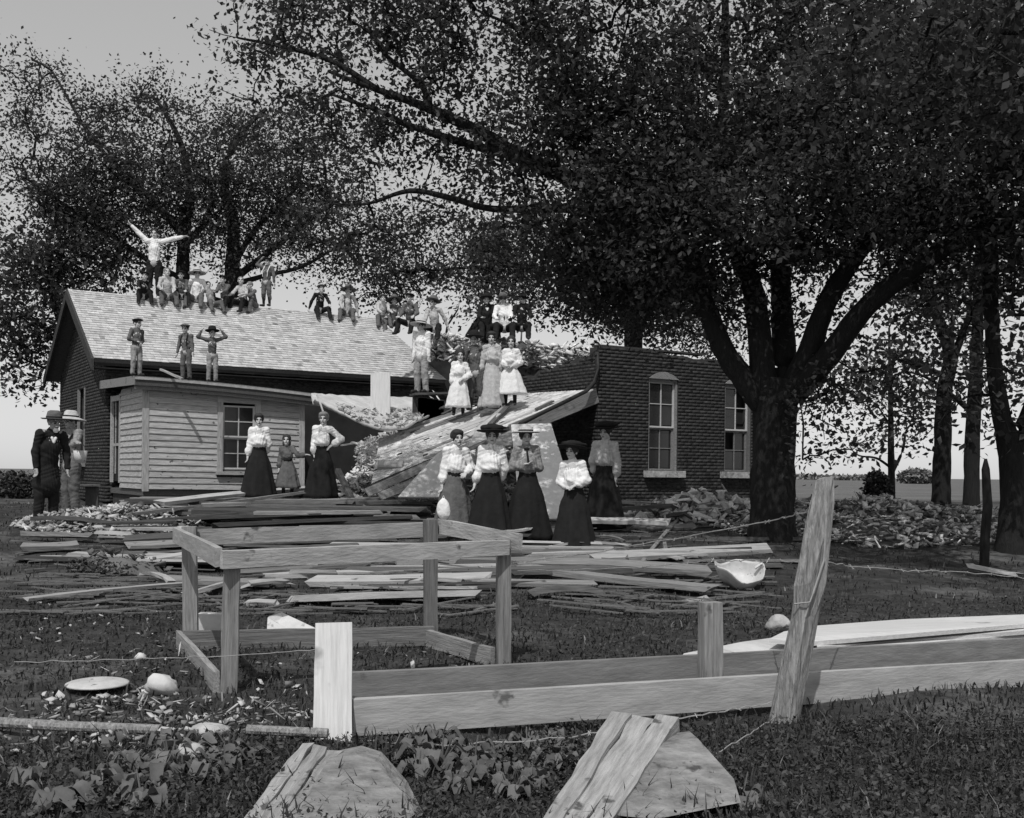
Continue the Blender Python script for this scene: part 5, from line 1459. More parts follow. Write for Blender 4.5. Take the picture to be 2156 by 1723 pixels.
M_black = mat('black_wool', .017, .3, 8.0, .9, .35, 20.0)
M_straw = mat('straw', .50, .2, 40.0, .8, .3, 60.0)
M_denim = mat('faded_trouser_cloth', .30, .25, 9.0, .95, .6, 10.0, bdist=.05)
M_shoe = mat('shoe_leather', .03, .3, 9.0, .5, .1)

ARMS = {'down': ((.16, .04, -1), (.04, -.16, -1)), 'hips': ((.75, .28, -.62), (-.72, -.42, -.42)), 'folded': ((.22, -.08, -.95), (-.95, -.42, .12)),
        'clasp': ((.32, -.02, -.95), (-.6, -.6, -.32)), 'up': ((.80, 0, .60), (.72, -.05, .70)), 'out': ((.96, 0, .22), (.96, -.05, .30)), 'head': ((.92, -.05, .38), (-.62, .02, .78)),
        'lap': ((.18, -.38, -.9), (-.12, -.9, -.36)), 'prop': ((.42, .38, -.82), (.2, .2, -.96)), 'reach': ((.5, -.5, -.7), (.85, -.4, .1)), 'back': ((.22, .25, -.94), (-.3, .35, -.88)),
        'knees': ((.12, -.6, -.78), (-.05, -.9, -.25)), 'skirt': ((.22, -.02, -.97), (-.05, -.28, -.95))}
def unit(v): v = np.asarray(v, float); return v / np.linalg.norm(v)

def skel(H, kid, pose, la, ra, lean=0.0, girl=False, wide=1.0, tilt=0.0):
    hh = H * ((.146 if girl else .138) + .045 * kid)
    J = {}
    hip = np.array([0, 0, .50 * H])
    J['hh'] = hh
    nb = H - hh - .012 * H
    if pose == 'stand':
        J['hipc'] = hip
        for s, sx in (('L', -1), ('R', 1)):
            J['hip' + s] = np.array([sx * .052 * H, 0, .49 * H]); J['knee' + s] = np.array([sx * .062 * H, -.012 * H, .28 * H]); J['ank' + s] = np.array([sx * .068 * H, .01 * H, .045 * H])
            J['toe' + s] = np.array([sx * .085 * H, -.10 * H, .022 * H])
        base = 0.0
    else:   # sitting, origin at the seat
        base = -.42 * H
        J['hipc'] = np.array([0, 0, .08 * H])
        for s, sx in (('L', -1), ('R', 1)):
            J['hip' + s] = np.array([sx * .055 * H, 0, .07 * H])
            up_ = .10 if pose == 'sit' else -.02
            J['knee' + s] = J['hip' + s] + unit((sx * .28, -.92, up_ + (.35 if pose == 'crouch' else 0))) * .22 * H
            J['ank' + s] = J['knee' + s] + unit((sx * .05, -.45 + (.3 if pose == 'crouch' else 0), -.9)) * .23 * H
            J['toe' + s] = J['ank' + s] + unit((sx * .1, -.95, -.35)) * .11 * H
    def T(p):   # torso points, leaned about the hips
        p = np.asarray(p, float) + np.array([0, 0, base if pose != 'stand' else 0]); r = p - J['hipc']
        c, s_ = math.cos(lean), math.sin(lean)
        r = np.array([r[0], r[1] * c - r[2] * s_, r[1] * s_ + r[2] * c]); ct_, st_ = math.cos(tilt), math.sin(tilt)
        return J['hipc'] + np.array([r[0] * ct_ + r[2] * st_, r[1], -r[0] * st_ + r[2] * ct_])
    J['T'] = T
    J['waist'] = T((0, 0, .60 * H)); J['chest'] = T((0, -.005 * H, .70 * H)); J['nb'] = T((0, .0, nb)); J['head'] = T((0, -.012 * H, H - hh * .52)); J['top'] = T((0, 0, H))
    sw = (.088 if girl else .102) * H * wide
    for s, sx, a in (('L', -1, la), ('R', 1, ra)):
        e, w = ARMS[a] if isinstance(a, str) else a
        J['sh' + s] = T((sx * sw, .008 * H, nb - (.036 if girl else .03) * H))
        e = unit(np.array((sx * e[0], e[1], e[2])) + RNG.normal(size=3) * .07); w = unit(np.array((sx * w[0], w[1], w[2])) + RNG.normal(size=3) * .09)
        J['el' + s] = J['sh' + s] + e * .168 * H; J['wr' + s] = J['el' + s] + w * .145 * H; J['hd' + s] = w
    return J

def head_prims(J, yaw, pitch):
    k = J['hh'] / .23; c = J['head']
    cy_, sy_ = math.cos(yaw), math.sin(yaw); cp, sp_ = math.cos(pitch), math.sin(pitch)
    R = np.array([[cy_, -sy_, 0], [sy_, cy_, 0], [0, 0, 1]]) @ np.array([[1, 0, 0], [0, cp, -sp_], [0, sp_, cp]])
    def h(x, y, z): return c + R @ (np.array([x, y, z]) * k)
    pr = [('e', h(0, .012, .028), np.array([.074, .092, .088]) * k, R), ('e', h(0, -.022, -.045), np.array([.056, .066, .066]) * k, R), ('c', h(0, -.06, -.085), .022 * k, h(0, -.07, -.09), .02 * k),
          ('c', h(0, -.09, .012), .009 * k, h(0, -.106, -.022), .014 * k), ('c', h(-.04, -.078, .022), .012 * k, h(.04, -.078, .022), .012 * k),
          ('e', h(-.074, .012, -.01), np.array([.012, .022, .032]) * k, R), ('e', h(.074, .012, -.01), np.array([.012, .022, .032]) * k, R),
          ('c', h(-.018, -.082, -.055), .010 * k, h(.018, -.082, -.055), .010 * k), ('e', h(-.038, -.062, -.025), np.array([.022, .02, .02]) * k, R), ('e', h(.038, -.062, -.025), np.array([.022, .02, .02]) * k, R),
          ('-e', h(-.031, -.102, .004), np.array([.017, .017, .011]) * k, R), ('-e', h(.031, -.102, .004), np.array([.017, .017, .011]) * k, R), ('-c', h(-.02, -.098, -.058), .005 * k, h(.02, -.098, -.058), .005 * k)]
    return pr, R, c, k

def hand_prims(w, d, s, k):
    """palm, four unequal bent fingers, thumb from the side of the palm"""
    d = unit(d); lat = np.cross(d, np.array([0, 0, 1.0])); lat = unit(lat) if np.linalg.norm(lat) > .2 else np.array([1.0, 0, 0])
    if abs(d[2]) > .6: lat = unit(np.array([0.25 * s, 1.0, 0]))
    nrm = np.cross(lat, d)
    P0 = w; pr = [('c', P0, .024 * k, P0 + d * .03 * k, .026 * k), ('c', P0 + lat * .018 * k + d * .03 * k, .016 * k, P0 + lat * .026 * k + d * .075 * k, .015 * k), ('c', P0 - lat * .018 * k + d * .03 * k, .016 * k, P0 - lat * .026 * k + d * .072 * k, .015 * k), ('c', P0 + d * .03 * k, .017 * k, P0 + d * .075 * k, .016 * k)]
    for i, (o, ln) in enumerate(((-.032, .058), (-.011, .072), (.011, .076), (.032, .066))):
        a = P0 + lat * o * k + d * .078 * k; b = a + (d * .9 + nrm * .25 * -s) * ln * .5 * k; c = b + (d * .75 + nrm * .65 * -s) * ln * .5 * k
        pr += [('c', a, .0095 * k, b, .0085 * k), ('c', b, .0085 * k, c, .007 * k)]
    a = P0 + lat * .024 * k + d * .025 * k; b = a + (lat * .75 + d * .65) * .035 * k; c = b + (lat * .3 + d * .95) * .03 * k
    pr += [('c', a, .013 * k, b, .011 * k), ('c', b, .011 * k, c, .008 * k)]
    return pr

def person(at, H, label, kind='man', kid=0.0, yaw=0.0, pose='stand', la='down', ra='down', lean=0.0, head=(0, 0), top=None, bottom=None, hair=None, hat=None, hatm=None, vox=.016, skin=None, skirt_len=1.0, flare=1.0,
           vest=None, tie=None, group=None, shoes=True, beard=None, tilt=None):
    girl = kind in ('woman', 'girl')
    tilt = random.uniform(-.07, .07) if tilt is None else tilt
    head = (head[0] + random.uniform(-.25, .25), head[1] + random.uniform(-.06, .1))
    J = skel(H, kid, pose, la, ra, lean, girl, tilt=tilt)
    root = empty('person', at, label, 'person', group)
    root.rotation_euler = (0, 0, yaw)
    wr = RNG.uniform(0, 6, 6)
    def sub(name, V, Fs, m_, smooth=True):
        if name in ('blouse', 'bodice', 'skirt', 'shirt', 'coat', 'trousers'):      # creases in the cloth
            V = np.asarray(V, float); x, y, z = V[:, 0] / H, V[:, 1] / H, V[:, 2] / H
            a_ = .0024 * H * (np.sin(40 * z + 24 * x + 18 * np.sin(14 * x + wr[0]) + wr[1]) + .8 * np.sin(70 * x - 34 * z + wr[2] + 9 * np.sin(20 * z)) + .7 * np.sin(44 * y + 60 * z + wr[3]))
            V = V + np.stack([a_ * np.sign(x) * .7, a_ * np.where(y < 0, -1, 1), a_ * .25], 1)
        me = mesh_from(name, V, Fs, smooth); me.materials.append(m_)
        o = bpy.data.objects.new(name, me); C.objects.link(o); o.parent = root
        return o
    g = .86 if girl else 1.0; g *= (1 - .12 * kid); h = H
    skin = skin or M_skin
    # ---- body
    pr = [('c', J['hipc'] + np.array([0, 0, .0]), .085 * h * g * .95, J['waist'], .068 * h * g), ('c', J['waist'], .068 * h * g, J['chest'], .08 * h * g), ('c', J['shL'] * .8 + J['nb'] * .2, .035 * h * g, J['shR'] * .8 + J['nb'] * .2, .035 * h * g), ('c', J['chest'], .075 * h, J['nb'] - np.array([0, 0, .03 * h]), .045 * h), ('c', J['nb'] - np.array([0, 0, .02 * h]), .032 * h * g, J['head'] - np.array([0, 0, .02 * h]), .03 * h * g)]
    for s in 'LR':
        pr += [('c', J['sh' + s], .031 * h * g, J['el' + s], .024 * h * g), ('c', J['el' + s], .024 * h * g, J['wr' + s], .016 * h * g),
               ('c', J['hip' + s], .05 * h * g, J['knee' + s], .034 * h * g), ('c', J['knee' + s], .033 * h * g, J['ank' + s], .021 * h * g), ('c', J['ank' + s] - np.array([0, 0, .012 * h]), .022 * h * g, J['toe' + s], .017 * h * g)]
    V, Fs = surface(pr, vox, .03)
    hp, R, hc, hk = head_prims(J, head[0], head[1])
    hp.append(('c', hc + R @ np.array([0, .02, -.09]) * hk, .05 * hk, J['nb'], .055 * hk))
    V2, F2 = surface(hp, min(vox * .55, .009), .014)
    parts = [(V, Fs), (V2, F2)]
    for s, sx in (('L', -1), ('R', 1)):
        parts.append(surface(hand_prims(J['wr' + s], J['hd' + s], sx, h * .62), .0058 if vox < .014 else .008, .008))
    n0 = 0; VV, FF = [], []
    for v_, f_ in parts: VV.append(v_); FF.append(f_ + n0); n0 += len(v_)
    VV = np.concatenate(VV); FF = np.concatenate(FF)
    body = sub('body', VV, FF, skin)
    body.data.materials.append(M_eye); body.data.materials.append(M_lip)
    fc = (VV[FF].mean(1) - hc) @ R / hk
    mi = np.zeros(len(FF), np.int32)
    front = fc[:, 1] < -.045
    for sx in (-1, 1):
        mi[front & (np.abs(fc[:, 0] - sx * .031) < .015) & (np.abs(fc[:, 2] - .003) < .009)] = 1
        mi[front & (np.abs(fc[:, 0] - sx * .033) < .02) & (np.abs(fc[:, 2] - .026) < .006)] = 1
    mi[front & (np.abs(fc[:, 0]) < .022) & (np.abs(fc[:, 2] + .058) < .008)] = 2
    body.data.polygons.foreach_set('material_index', mi)
    # ---- hair
    def hh_(x, y, z): return hc + R @ (np.array([x, y, z]) * hk)
    hm = M_hair_d if hair in (None, 'dark', 'up', 'long', 'bob') else M_hair_l
    if hair != 'none':
        big = 1.0 if not girl else (1.12 if hair in ('up', 'fair_up') else 1.08)
        pr = [('e', hh_(0, .022, .038), np.array([.086, .098, .088]) * hk * big, R)]
        if hair in ('up', 'fair_up'): pr += [('e', hh_(0, -.03, .085), np.array([.085, .06, .045]) * hk, R), ('e', hh_(0, .09, .06), np.array([.05, .045, .05]) * hk, R)]
        if hair in ('long', 'bob'): pr += [('e', hh_(0, .04, -.06), np.array([.09, .07, .13 if hair == 'long' else .09]) * hk, R)]
        pr += [('-e', hh_(0, -.115, -.04), np.array([.072, .095, .11]) * hk, R)]
        if not girl: pr += [('-e', hh_(0, -.02, -.12), np.array([.12, .10, .09]) * hk, R)]
        V, Fs = surface(pr, vox * .75, .02); sub('hair', V, Fs, hm)
    if beard:
        V, Fs = surface([('e', hh_(0, -.062, -.1), np.array([.042, .036, .042]) * hk, R), ('c', hh_(-.028, -.094, -.042), .009 * hk, hh_(.028, -.094, -.042), .009 * hk)], vox * .7, .02); sub('beard', V, Fs, beard)
    # ---- clothes
    top = top or M_white
    if kind in ('woman', 'girl'):
        T = J['T']; f = .022
        pr = [('c', J['waist'], .070 * h, J['chest'], .080 * h), ('e', T((0, -.03 * h, .645 * h)), np.array([.088, .078, .05]) * h), ('e', T((0, -.03 * h, .69 * h)), np.array([.08, .066, .06]) * h), ('c', J['shL'], .034 * h, J['nb'] - np.array([0, 0, .02 * h]), .034 * h), ('c', J['shR'], .034 * h, J['nb'] - np.array([0, 0, .02 * h]), .034 * h), ('c', J['chest'], .074 * h, J['nb'] - np.array([0, 0, .03 * h]), .038 * h), ('c', J['nb'] - np.array([0, 0, .01 * h]), .036 * h, J['nb'] + np.array([0, -.003, .018 * h]), .031 * h)]
        for s in 'LR':
            m2 = J['el' + s] * .35 + J['wr' + s] * .65
            pr += [('c', J['sh' + s], .036 * h, J['el' + s], .036 * h), ('c', J['el' + s], .036 * h, m2, .043 * h), ('c', m2, .04 * h, J['wr' + s] - J['hd' + s] * .02, .021 * h)]
        V, Fs = surface(pr, vox, .035)
        nn = RNG.normal(size=(len(V), 1)) * 0
        sub('blouse' if kind == 'woman' else 'bodice', V, Fs, top)
        # skirt with folds
        z1 = .605 * h; z0 = z1 * (1 - skirt_len); nseg = 48; nr = 12; V = []
        c0 = J['waist'] if pose == 'stand' else J['waist']
        ph = random.uniform(0, 6)
        for i in range(nr + 1):
            u = i / nr; z = z1 + (z0 - z1) * u
            z = max(z, .006)
            r = (.076 + .042 * min(1, u * 3.2 * (1 / max(skirt_len, .5)) ** -.5) + .105 * flare * max(0, u - .12) ** 1.15 * (.65 + .35 * skirt_len)) * h
            for k in range(nseg):
                an = 2 * math.pi * k / nseg
                fold = 1 + (.075 * math.sin(8 * an + ph + .6 * math.sin(2 * an)) + .045 * math.sin(13 * an + 2 * ph + u)) * u ** .7
                V.append((r * fold * math.cos(an) + (J['waist'][0] * (1 - u)), r * .86 * fold * math.sin(an) + .02 * h * u * flare, max(.004, z + .012 * math.sin(3 * an + ph) * u)))
        Fs = [tuple(range(nseg)), tuple(nr * nseg + k for k in range(nseg - 1, -1, -1))]
        for i in range(nr):
            for k in range(nseg): Fs.append((i * nseg + (k + 1) % nseg, i * nseg + k, (i + 1) * nseg + k, (i + 1) * nseg + (k + 1) % nseg))
        sub('skirt', np.array(V), Fs, bottom or M_black)
        V, Fs = surface([('c', J['waist'] - np.array([0, 0, .004 * h]), .078 * h, J['waist'] + np.array([0, 0, .012 * h]), .077 * h)], vox, .01)
        sub('belt', V, Fs, M_black if bottom in (None, M_black, M_mid, M_stripe) else (bottom or M_black))
        if tie:
            V, Fs = surface([('c', T((0, -.075 * h, .80 * h)), .014, T((.004 * h, -.125 * h, .70 * h)), .018), ('e', T((0, -.05 * h, .815 * h)), np.array([.035, .02, .018]) * h * .8)], vox * .7, .01); sub('necktie', V, Fs, M_black)
        if skirt_len < .95:
            pr = []
            for s in 'LR': pr += [('c', J['knee' + s] + np.array([0, 0, .08 * h]), .04 * h, J['knee' + s], .037 * h), ('c', J['knee' + s], .036 * h, J['ank' + s], .025 * h)]
            for q in (pr[:2], pr[2:]):
                V, Fs = surface(q, vox, .02); sub('stocking', V, Fs, M_black)
    else:
        pr = [('c', J['hipc'] + np.array([0, 0, .03 * h]), .080 * h * g, J['waist'], .076 * h * g), ('c', J['waist'], .076 * h * g, J['chest'], .084 * h * g), ('c', J['shL'], .036 * h * g, J['nb'] - np.array([0, 0, .02 * h]), .036 * h * g), ('c', J['shR'], .036 * h * g, J['nb'] - np.array([0, 0, .02 * h]), .036 * h * g), ('c', J['chest'], .08 * h * g, J['nb'] - np.array([0, 0, .012 * h]), .045 * h), ('c', J['nb'] - np.array([0, 0, .012 * h]), .04 * h, J['nb'] + np.array([0, 0, .01 * h]), .036 * h)]
        for s in 'LR':
            pr += [('c', J['sh' + s], .039 * h * g, J['el' + s], .034 * h * g), ('c', J['el' + s], .034 * h * g, J['wr' + s] - J['hd' + s] * .02, .026 * h * g)]
        if kind == 'coat': pr += [('c', J['hipc'] + np.array([0, 0, .03 * h]), .095 * h, J['hipc'] - np.array([0, -.005, .13 * h]), .122 * h), ('c', J['waist'], .085 * h, J['chest'], .088 * h)]
        V, Fs = surface(pr, vox, .03); sub('coat' if kind == 'coat' else 'shirt', V, Fs, top)
        if kind == 'coat':
            T = J['T']; V, Fs = surface([('c', T((-.016 * h, -.06 * h, .80 * h)), .013 * h, T((0, -.075 * h, .765 * h)), .01 * h), ('c', T((.016 * h, -.06 * h, .80 * h)), .013 * h, T((0, -.075 * h, .765 * h)), .01 * h)], vox * .8, .02); sub('collar', V, Fs, M_white)
        pr = [('e', J['hipc'], np.array([.095, .075, .07]) * h * g)]
        for s in 'LR':
            pr += [('c', J['hip' + s], .062 * h * g, J['knee' + s], .049 * h * g)]
            pr += [('c', J['knee' + s], .049 * h * g, J['ank' + s] + np.array([0, 0, .0 if kind != 'knickers' else .12 * h]), .041 * h * g)]
        V, Fs = surface(pr, vox, .025); sub('trousers', V, Fs, bottom or M_mid)
        if kind == 'knickers':
            pr = []
            for s in 'LR': pr += [('c', J['knee' + s], .04 * h * g, J['ank' + s], .026 * h * g)]
            for q in pr:
                V, Fs = surface([q], vox, .02); sub('stocking', V, Fs, M_black)
        if vest:
            T = J['T']
            for sx in (-1, 1):
                V, Fs = surface([('c', T((sx * .05 * h, -.085 * h, .60 * h)), .012, T((sx * .06 * h, -.09 * h, .72 * h)), .013), ('c', T((sx * .06 * h, -.09 * h, .72 * h)), .013, T((sx * .055 * h, -.01 * h, .83 * h)), .016)], vox * .8, .01); sub('suspender', V, Fs, vest)
    if shoes:
        pr = []
        for s in 'LR': pr += [('c', J['ank' + s] - np.array([0, 0, .01 * h]), .029 * h * g, J['toe' + s] + np.array([0, 0, .002 * h]), .023 * h * g)]
        for q in pr:
            V, Fs = surface([q], vox, .02); sub('shoe', V, Fs, M_shoe)
    # ---- hats
    if hat:
        hm_ = hatm or M_black; ct = hh_(0, .008, .066)
        Rt = R @ np.array(Matrix.Rotation(math.radians(-6), 3, 'X'))
        def place(mb_, name, m2):
            V, Fs = mb_.arr(); sub(name, (np.asarray(V) * hk * (1.12 if hat != 'cap' else 1.04)) @ Rt.T + ct, Fs, m2)
        prof = {'wide': [(.001, .075), (.08, .075), (.092, .055), (.096, .012), (.15, .004), (.195, .012), (.198, .004), (.15, -.008), (.08, -.008), (.001, -.008)],
                'boater': [(.001, .068), (.085, .068), (.09, .06), (.09, .004), (.17, .004), (.172, -.006), (.09, -.008), (.001, -.008)],
                'fedora': [(.001, .105), (.05, .11), (.08, .095), (.093, .04), (.095, .004), (.14, -.004), (.16, .006), (.161, -.002), (.14, -.012), (.09, -.012), (.001, -.012)],
                'straw': [(.001, .11), (.06, .105), (.085, .08), (.095, .01), (.15, -.012), (.205, -.03), (.205, -.038), (.15, -.022), (.09, -.01), (.001, -.01)],
                'cap': [(.001, .052), (.07, .048), (.112, .028), (.115, .016), (.095, -.002), (.001, -.002)],
                'bonnet': [(.001, .06), (.06, .055), (.1, .02), (.11, -.02), (.001, -.02)]}[hat]
        mb_ = MB(); mb_.lathe(prof, 28, sy=1.12 if hat != 'cap' else 1.05)
        place(mb_, 'hat', hm_)
        if hat == 'cap':
            mb_ = MB(); mb_.lathe([(.001, .0), (.06, .0), (.062, -.006), (.001, -.006)], 16, c=(0, -.1, 0), sx=1.2, sy=.85); place(mb_, 'visor', hm_)
        if hat in ('boater', 'fedora', 'straw'):
            mb_ = MB(); mb_.lathe([(.0935 if hat == 'boater' else .0985, .03), (.0945 if hat == 'boater' else .1, .002), (.09, .002), (.085, .03)], 28, sy=1.12); place(mb_, 'hat_band', M_black)
        if hat == 'wide':
            pr = [('e', np.array([.10 * math.cos(a_), .10 * math.sin(a_), random.uniform(.03, .055)]), np.array([.05, .045, .032]) * random.uniform(.8, 1.25)) for a_ in np.arange(0, 6.2, .5)] + [('e', np.array([0, 0, .07]), np.array([.085, .085, .03])), ('c', np.array([.06, .03, .06]), .022, np.array([.17, .07, .055]), .014)]
            V, Fs = surface(pr, .014, .02); sub('hat_trim', (V * hk * 1.12) @ Rt.T + ct, Fs, hm_)
    return root

def foot(px, py, d): return P(px, py, d)
def hgt(y0, y1, d): return (y1 - y0) / F_PX * d
def gfoot(px, d): return cam_ground(px, d)
NV, FV = .0125, .018     # near and far mesh fineness

# five women in front of the wing
w = gfoot(958, 16.3); person(w, 1.60, 'bareheaded woman in white blouse and grey skirt holding a white cloth bag', 'woman', yaw=.25, la='down', ra='clasp', head=(.2, .05), hair='up', bottom=M_mid, vox=NV, group='women in front of the wing')
w = gfoot(1032, 15.8); person(w, 1.62, 'woman in white blouse and dark feathered hat, one arm hanging straight', 'woman', yaw=-.1, la='down', ra='back', hair='up', hat='wide', vox=NV, flare=1.1, group='women in front of the wing')
w = gfoot(1112, 16.0); person(w, 1.62, 'woman in pale boater hat with folded arms and dark necktie', 'woman', yaw=.05, la='folded', ra='folded', hair='up', hat='boater', hatm=M_straw, top=M_greyc, tie=True, vox=NV, flare=1.25, group='women in front of the wing')
w = gfoot(1210, 15.2); person(w, 1.44, 'shorter woman in white blouse and black hat with clasped hands', 'woman', yaw=-.25, la='clasp', ra='clasp', hair='up', hat='wide', vox=NV, flare=1.1, head=(-.15, 0), group='women in front of the wing')
w = gfoot(1272, 17.2); person(w, 1.64, 'rightmost woman in light blouse and large dark hat', 'woman', yaw=-.15, la='back', ra='down', hair='up', hat='wide', top=M_cream, vox=NV, head=(-.35, .1), group='women in front of the wing')
# the white cloth bag she holds
def bag(c):
    root = empty('cloth_bag', c, 'white cloth bag hanging from the bareheaded woman\'s hand', 'bag')
    V, Fs = surface([('e', (0, 0, -.14), (.10, .07, .15)), ('c', (0, 0, .0), .02, (0, 0, -.06), .05), ('e', (.03, 0, -.2), (.085, .07, .09))], .014, .04)
    V = V + c; o = obj('bag', V, Fs, M_white, root, smooth=True)
    mb = MB(); mb.tube([c + np.array([-.03, 0, -.02]), c + np.array([0, 0, .06]), c + np.array([.03, 0, -.02])], .008, 6); mb.build('handle', M_white, root)
wl_ = gfoot(958, 16.3)
bag(np.array([P(934, 1050, 16.15)[0], 16.12, P(934, 1052, 16.15)[2]]))

# two women and a child before the lean-to
z = STACK_TOP
def onstack(px, d): p = P(px, 1000, d); p[2] = z; return p
person(onstack(545, 20.8), 1.58, 'woman in white blouse with white bow in front of the lean-to window', 'woman', yaw=.15, la='down', ra='back', hair='up', vox=.014, flare=1.15, group='women before the lean-to')
person(onstack(676, 20.7), 1.62, 'stout woman in white blouse and black skirt beside the dark gap', 'woman', yaw=0, la='skirt', ra='hips', hair='fair_up', vox=.014, flare=1.0, group='women before the lean-to')
person(onstack(606, 20.9), 1.2, 'small girl in dark dress standing between the two women', 'girl', kid=.6, yaw=.1, la='down', ra='reach', hair='long', top=M_mid, bottom=M_mid, skirt_len=.75, vox=.014)
# men at the left
w = gfoot(98, 17.0); person(w, 1.72, 'old man in dark suit and soft hat with white beard', 'coat', yaw=.75, la='down', ra='skirt', lean=.2, top=M_black, bottom=M_black, hair='fair', hat='fedora', hatm=M_mid, beard=M_white, vox=NV, head=(.1, .05), skin=M_skin_t)
w = gfoot(150, 18.4); person(w, 1.72, 'man in light shirt and straw hat reaching toward the gable', 'man', yaw=-.6, la='lap', ra='reach', top=M_greyc, bottom=M_mid, hat='straw', hatm=M_cream, vest=M_black, vox=.014, skin=M_skin_t)
b = P(169, 962, 18.0)
mb = MB(); mb.lathe([(.001, -.10), (.085, -.10), (.11, .10), (.104, .10), (.08, -.09), (.001, -.09)], 20, b); pail = empty('pail', b - UP * .1, 'white pail held by the man in the straw hat', 'pail'); mb.build('bucket', M_tin, pail, smooth=True)
mb = MB(); mb.tube([b + np.array([-.1, 0, .1]), b + np.array([-.05, 0, .2]), b + np.array([.05, 0, .2]), b + np.array([.1, 0, .1])], .006, 6); mb.build('handle', M_iron, pail)

# children on the lean-to roof
def on_porch(px):
    for a in np.linspace(-.2, 3.8, 200):
        q = Pc(a, PB - .12, rsag(a) + .008)
        u = CX + (q[0] / q[1] * F_PX)
        if u > px: return q
    return q
person(on_porch(262), 1.16, 'boy in dark jacket and pale trousers at the left on the lean-to roof', 'man', kid=.7, yaw=.9, la='clasp', ra='clasp', top=M_mid, bottom=M_denim, hat='cap', vox=FV, group='boys on the lean-to roof')
person(on_porch(389), 1.15, 'boy in cap with white collar on the lean-to roof', 'man', kid=.7, yaw=-.2, la='down', ra='down', top=M_mid, bottom=M_mid, hat='cap', hatm=M_mid, vest=M_black, vox=FV, group='boys on the lean-to roof')
person(on_porch(443), 1.12, 'boy with arms raised round a dark hat on the lean-to roof', 'man', kid=.7, yaw=.5, la='head', ra='head', top=M_mid, bottom=M_denim, hat='fedora', vox=FV, lean=.12, group='boys on the lean-to roof')

# the row along the ridge
def on_ridge(px, fwd=0.0, lift=0.0):
    for a in np.linspace(0, 8.6, 400):
        q = Lc(a, W_H / 2 - fwd, RZ - fwd * (RZ - EZ) / (W_H / 2 + ov) + .03 + lift)
        if CX + q[0] / q[1] * F_PX > px: return q
    return q
G = 'children along the roof ridge'
person(on_ridge(319, -.05, -.02), 1.74, 'young man in white shirt on the ridge with both arms flung up', 'man', kid=.0, tilt=0, yaw=.2, la='up', ra='out', top=M_white, bottom=M_black, vox=.016, group=G)
person(on_ridge(296, .25), 1.25, 'dark clothed child crouching at the left end of the ridge row', 'man', kid=.6, pose='crouch', yaw=.5, la='knees', ra='knees', top=M_black, bottom=M_black, hat='cap', vox=FV, lean=0.4, head=(-0.33, -0.24), group=G)
person(on_ridge(348, .15), 1.45, 'boy in light shirt sitting below the figure with raised arms', 'man', kid=.5, pose='sit', yaw=.4, la='lap', ra='lap', top=M_cream, bottom=M_mid, hair='fair', vox=FV, lean=0.2, head=(0.2, -0.12), group=G)
person(on_ridge(409, .12), 1.5, 'boy in white shirt and straw hat sitting on the ridge', 'man', kid=.4, pose='sit', yaw=.1, la='prop', ra='prop', top=M_white, bottom=M_mid, hat='straw', hatm=M_straw, vox=FV, lean=-0.05, head=(0.28, 0.03), group=G)
person(on_ridge(378, .05), 1.3, 'small boy squeezed between two boys in light shirts on the ridge', 'man', kid=.6, pose='sit', yaw=.3, la='knees', ra='lap', lean=.25, top=M_mid, bottom=M_black, hat='cap', vox=FV, group=G)
person(on_ridge(440, .3), 1.25, 'boy lying back low on the slope between seated boys', 'man', kid=.6, pose='sit', yaw=.7, la='prop', ra='prop', lean=-.35, top=M_greyc, bottom=M_mid, vox=FV, group=G)
person(on_ridge(530, .2), 1.3, 'hunched boy in grey beside the boy standing on the ridge', 'man', kid=.6, pose='crouch', yaw=-.6, la='knees', ra='knees', lean=.35, top=M_mid, bottom=M_mid, hair='fair', vox=FV, group=G)
person(on_ridge(468, .12), 1.35, 'boy in dark cap and dark shirt sitting on the ridge', 'man', kid=.5, pose='sit', yaw=-.2, la='knees', ra='knees', top=M_mid, bottom=M_black, hat='cap', vox=FV, lean=0.3, head=(0.12, -0.18), group=G)
person(on_ridge(509, .12), 1.4, 'boy in light shirt sitting with one dark shoe stretched down', 'man', kid=.5, pose='sit', yaw=-.35, la='knees', ra='lap', top=M_cream, bottom=M_black, hair='fair', vox=FV, lean=0.15, head=(0.35, -0.09), group=G)
person(on_ridge(556, 0), 1.34, 'boy standing on the ridge with hands to his head', 'knickers', kid=.5, yaw=-.3, la='head', ra='down', top=M_mid, bottom=M_mid, hat='cap', vest=M_white, vox=FV, group=G)
person(on_ridge(668, .12), 1.4, 'boy in dark vest and cap sitting apart on the ridge', 'man', kid=.5, pose='sit', yaw=.5, la='prop', ra='lap', top=M_black, bottom=M_black, hat='cap', hatm=M_mid, vox=FV, lean=0.3, head=(-0.25, -0.18), group=G)
person(on_ridge(727, .12), 1.45, 'boy in wide dark hat sitting on the ridge in pale sleeves', 'man', kid=.4, pose='sit', yaw=.1, la='lap', ra='prop', top=M_cream, bottom=M_mid, hat='straw', hatm=M_mid, vest=M_black, vox=FV, lean=0.12, head=(-0.12, -0.07), group=G)
person(on_ridge(800, .3, .0), 1.4, 'boy in pale shirt hunched at the ridge end', 'man', kid=.4, pose='sit', yaw=.3, la='knees', ra='knees', top=M_cream, bottom=M_mid, hat='cap', hatm=M_mid, vox=FV, lean=0.4, head=(-0.24, -0.24), group=G)
person(on_ridge(823, .42, -.05), 1.5, 'boy in wide brimmed hat at the right end of the ridge', 'man', kid=.4, pose='sit', yaw=0, la='lap', ra='lap', top=M_mid, bottom=M_mid, hat='straw', hatm=M_mid, vox=FV, lean=0.1, head=(0.11, -0.06), group=G)
G = 'children on the broken back roof'
def backseat(px, py, d=29.0): return P(px, py, d)
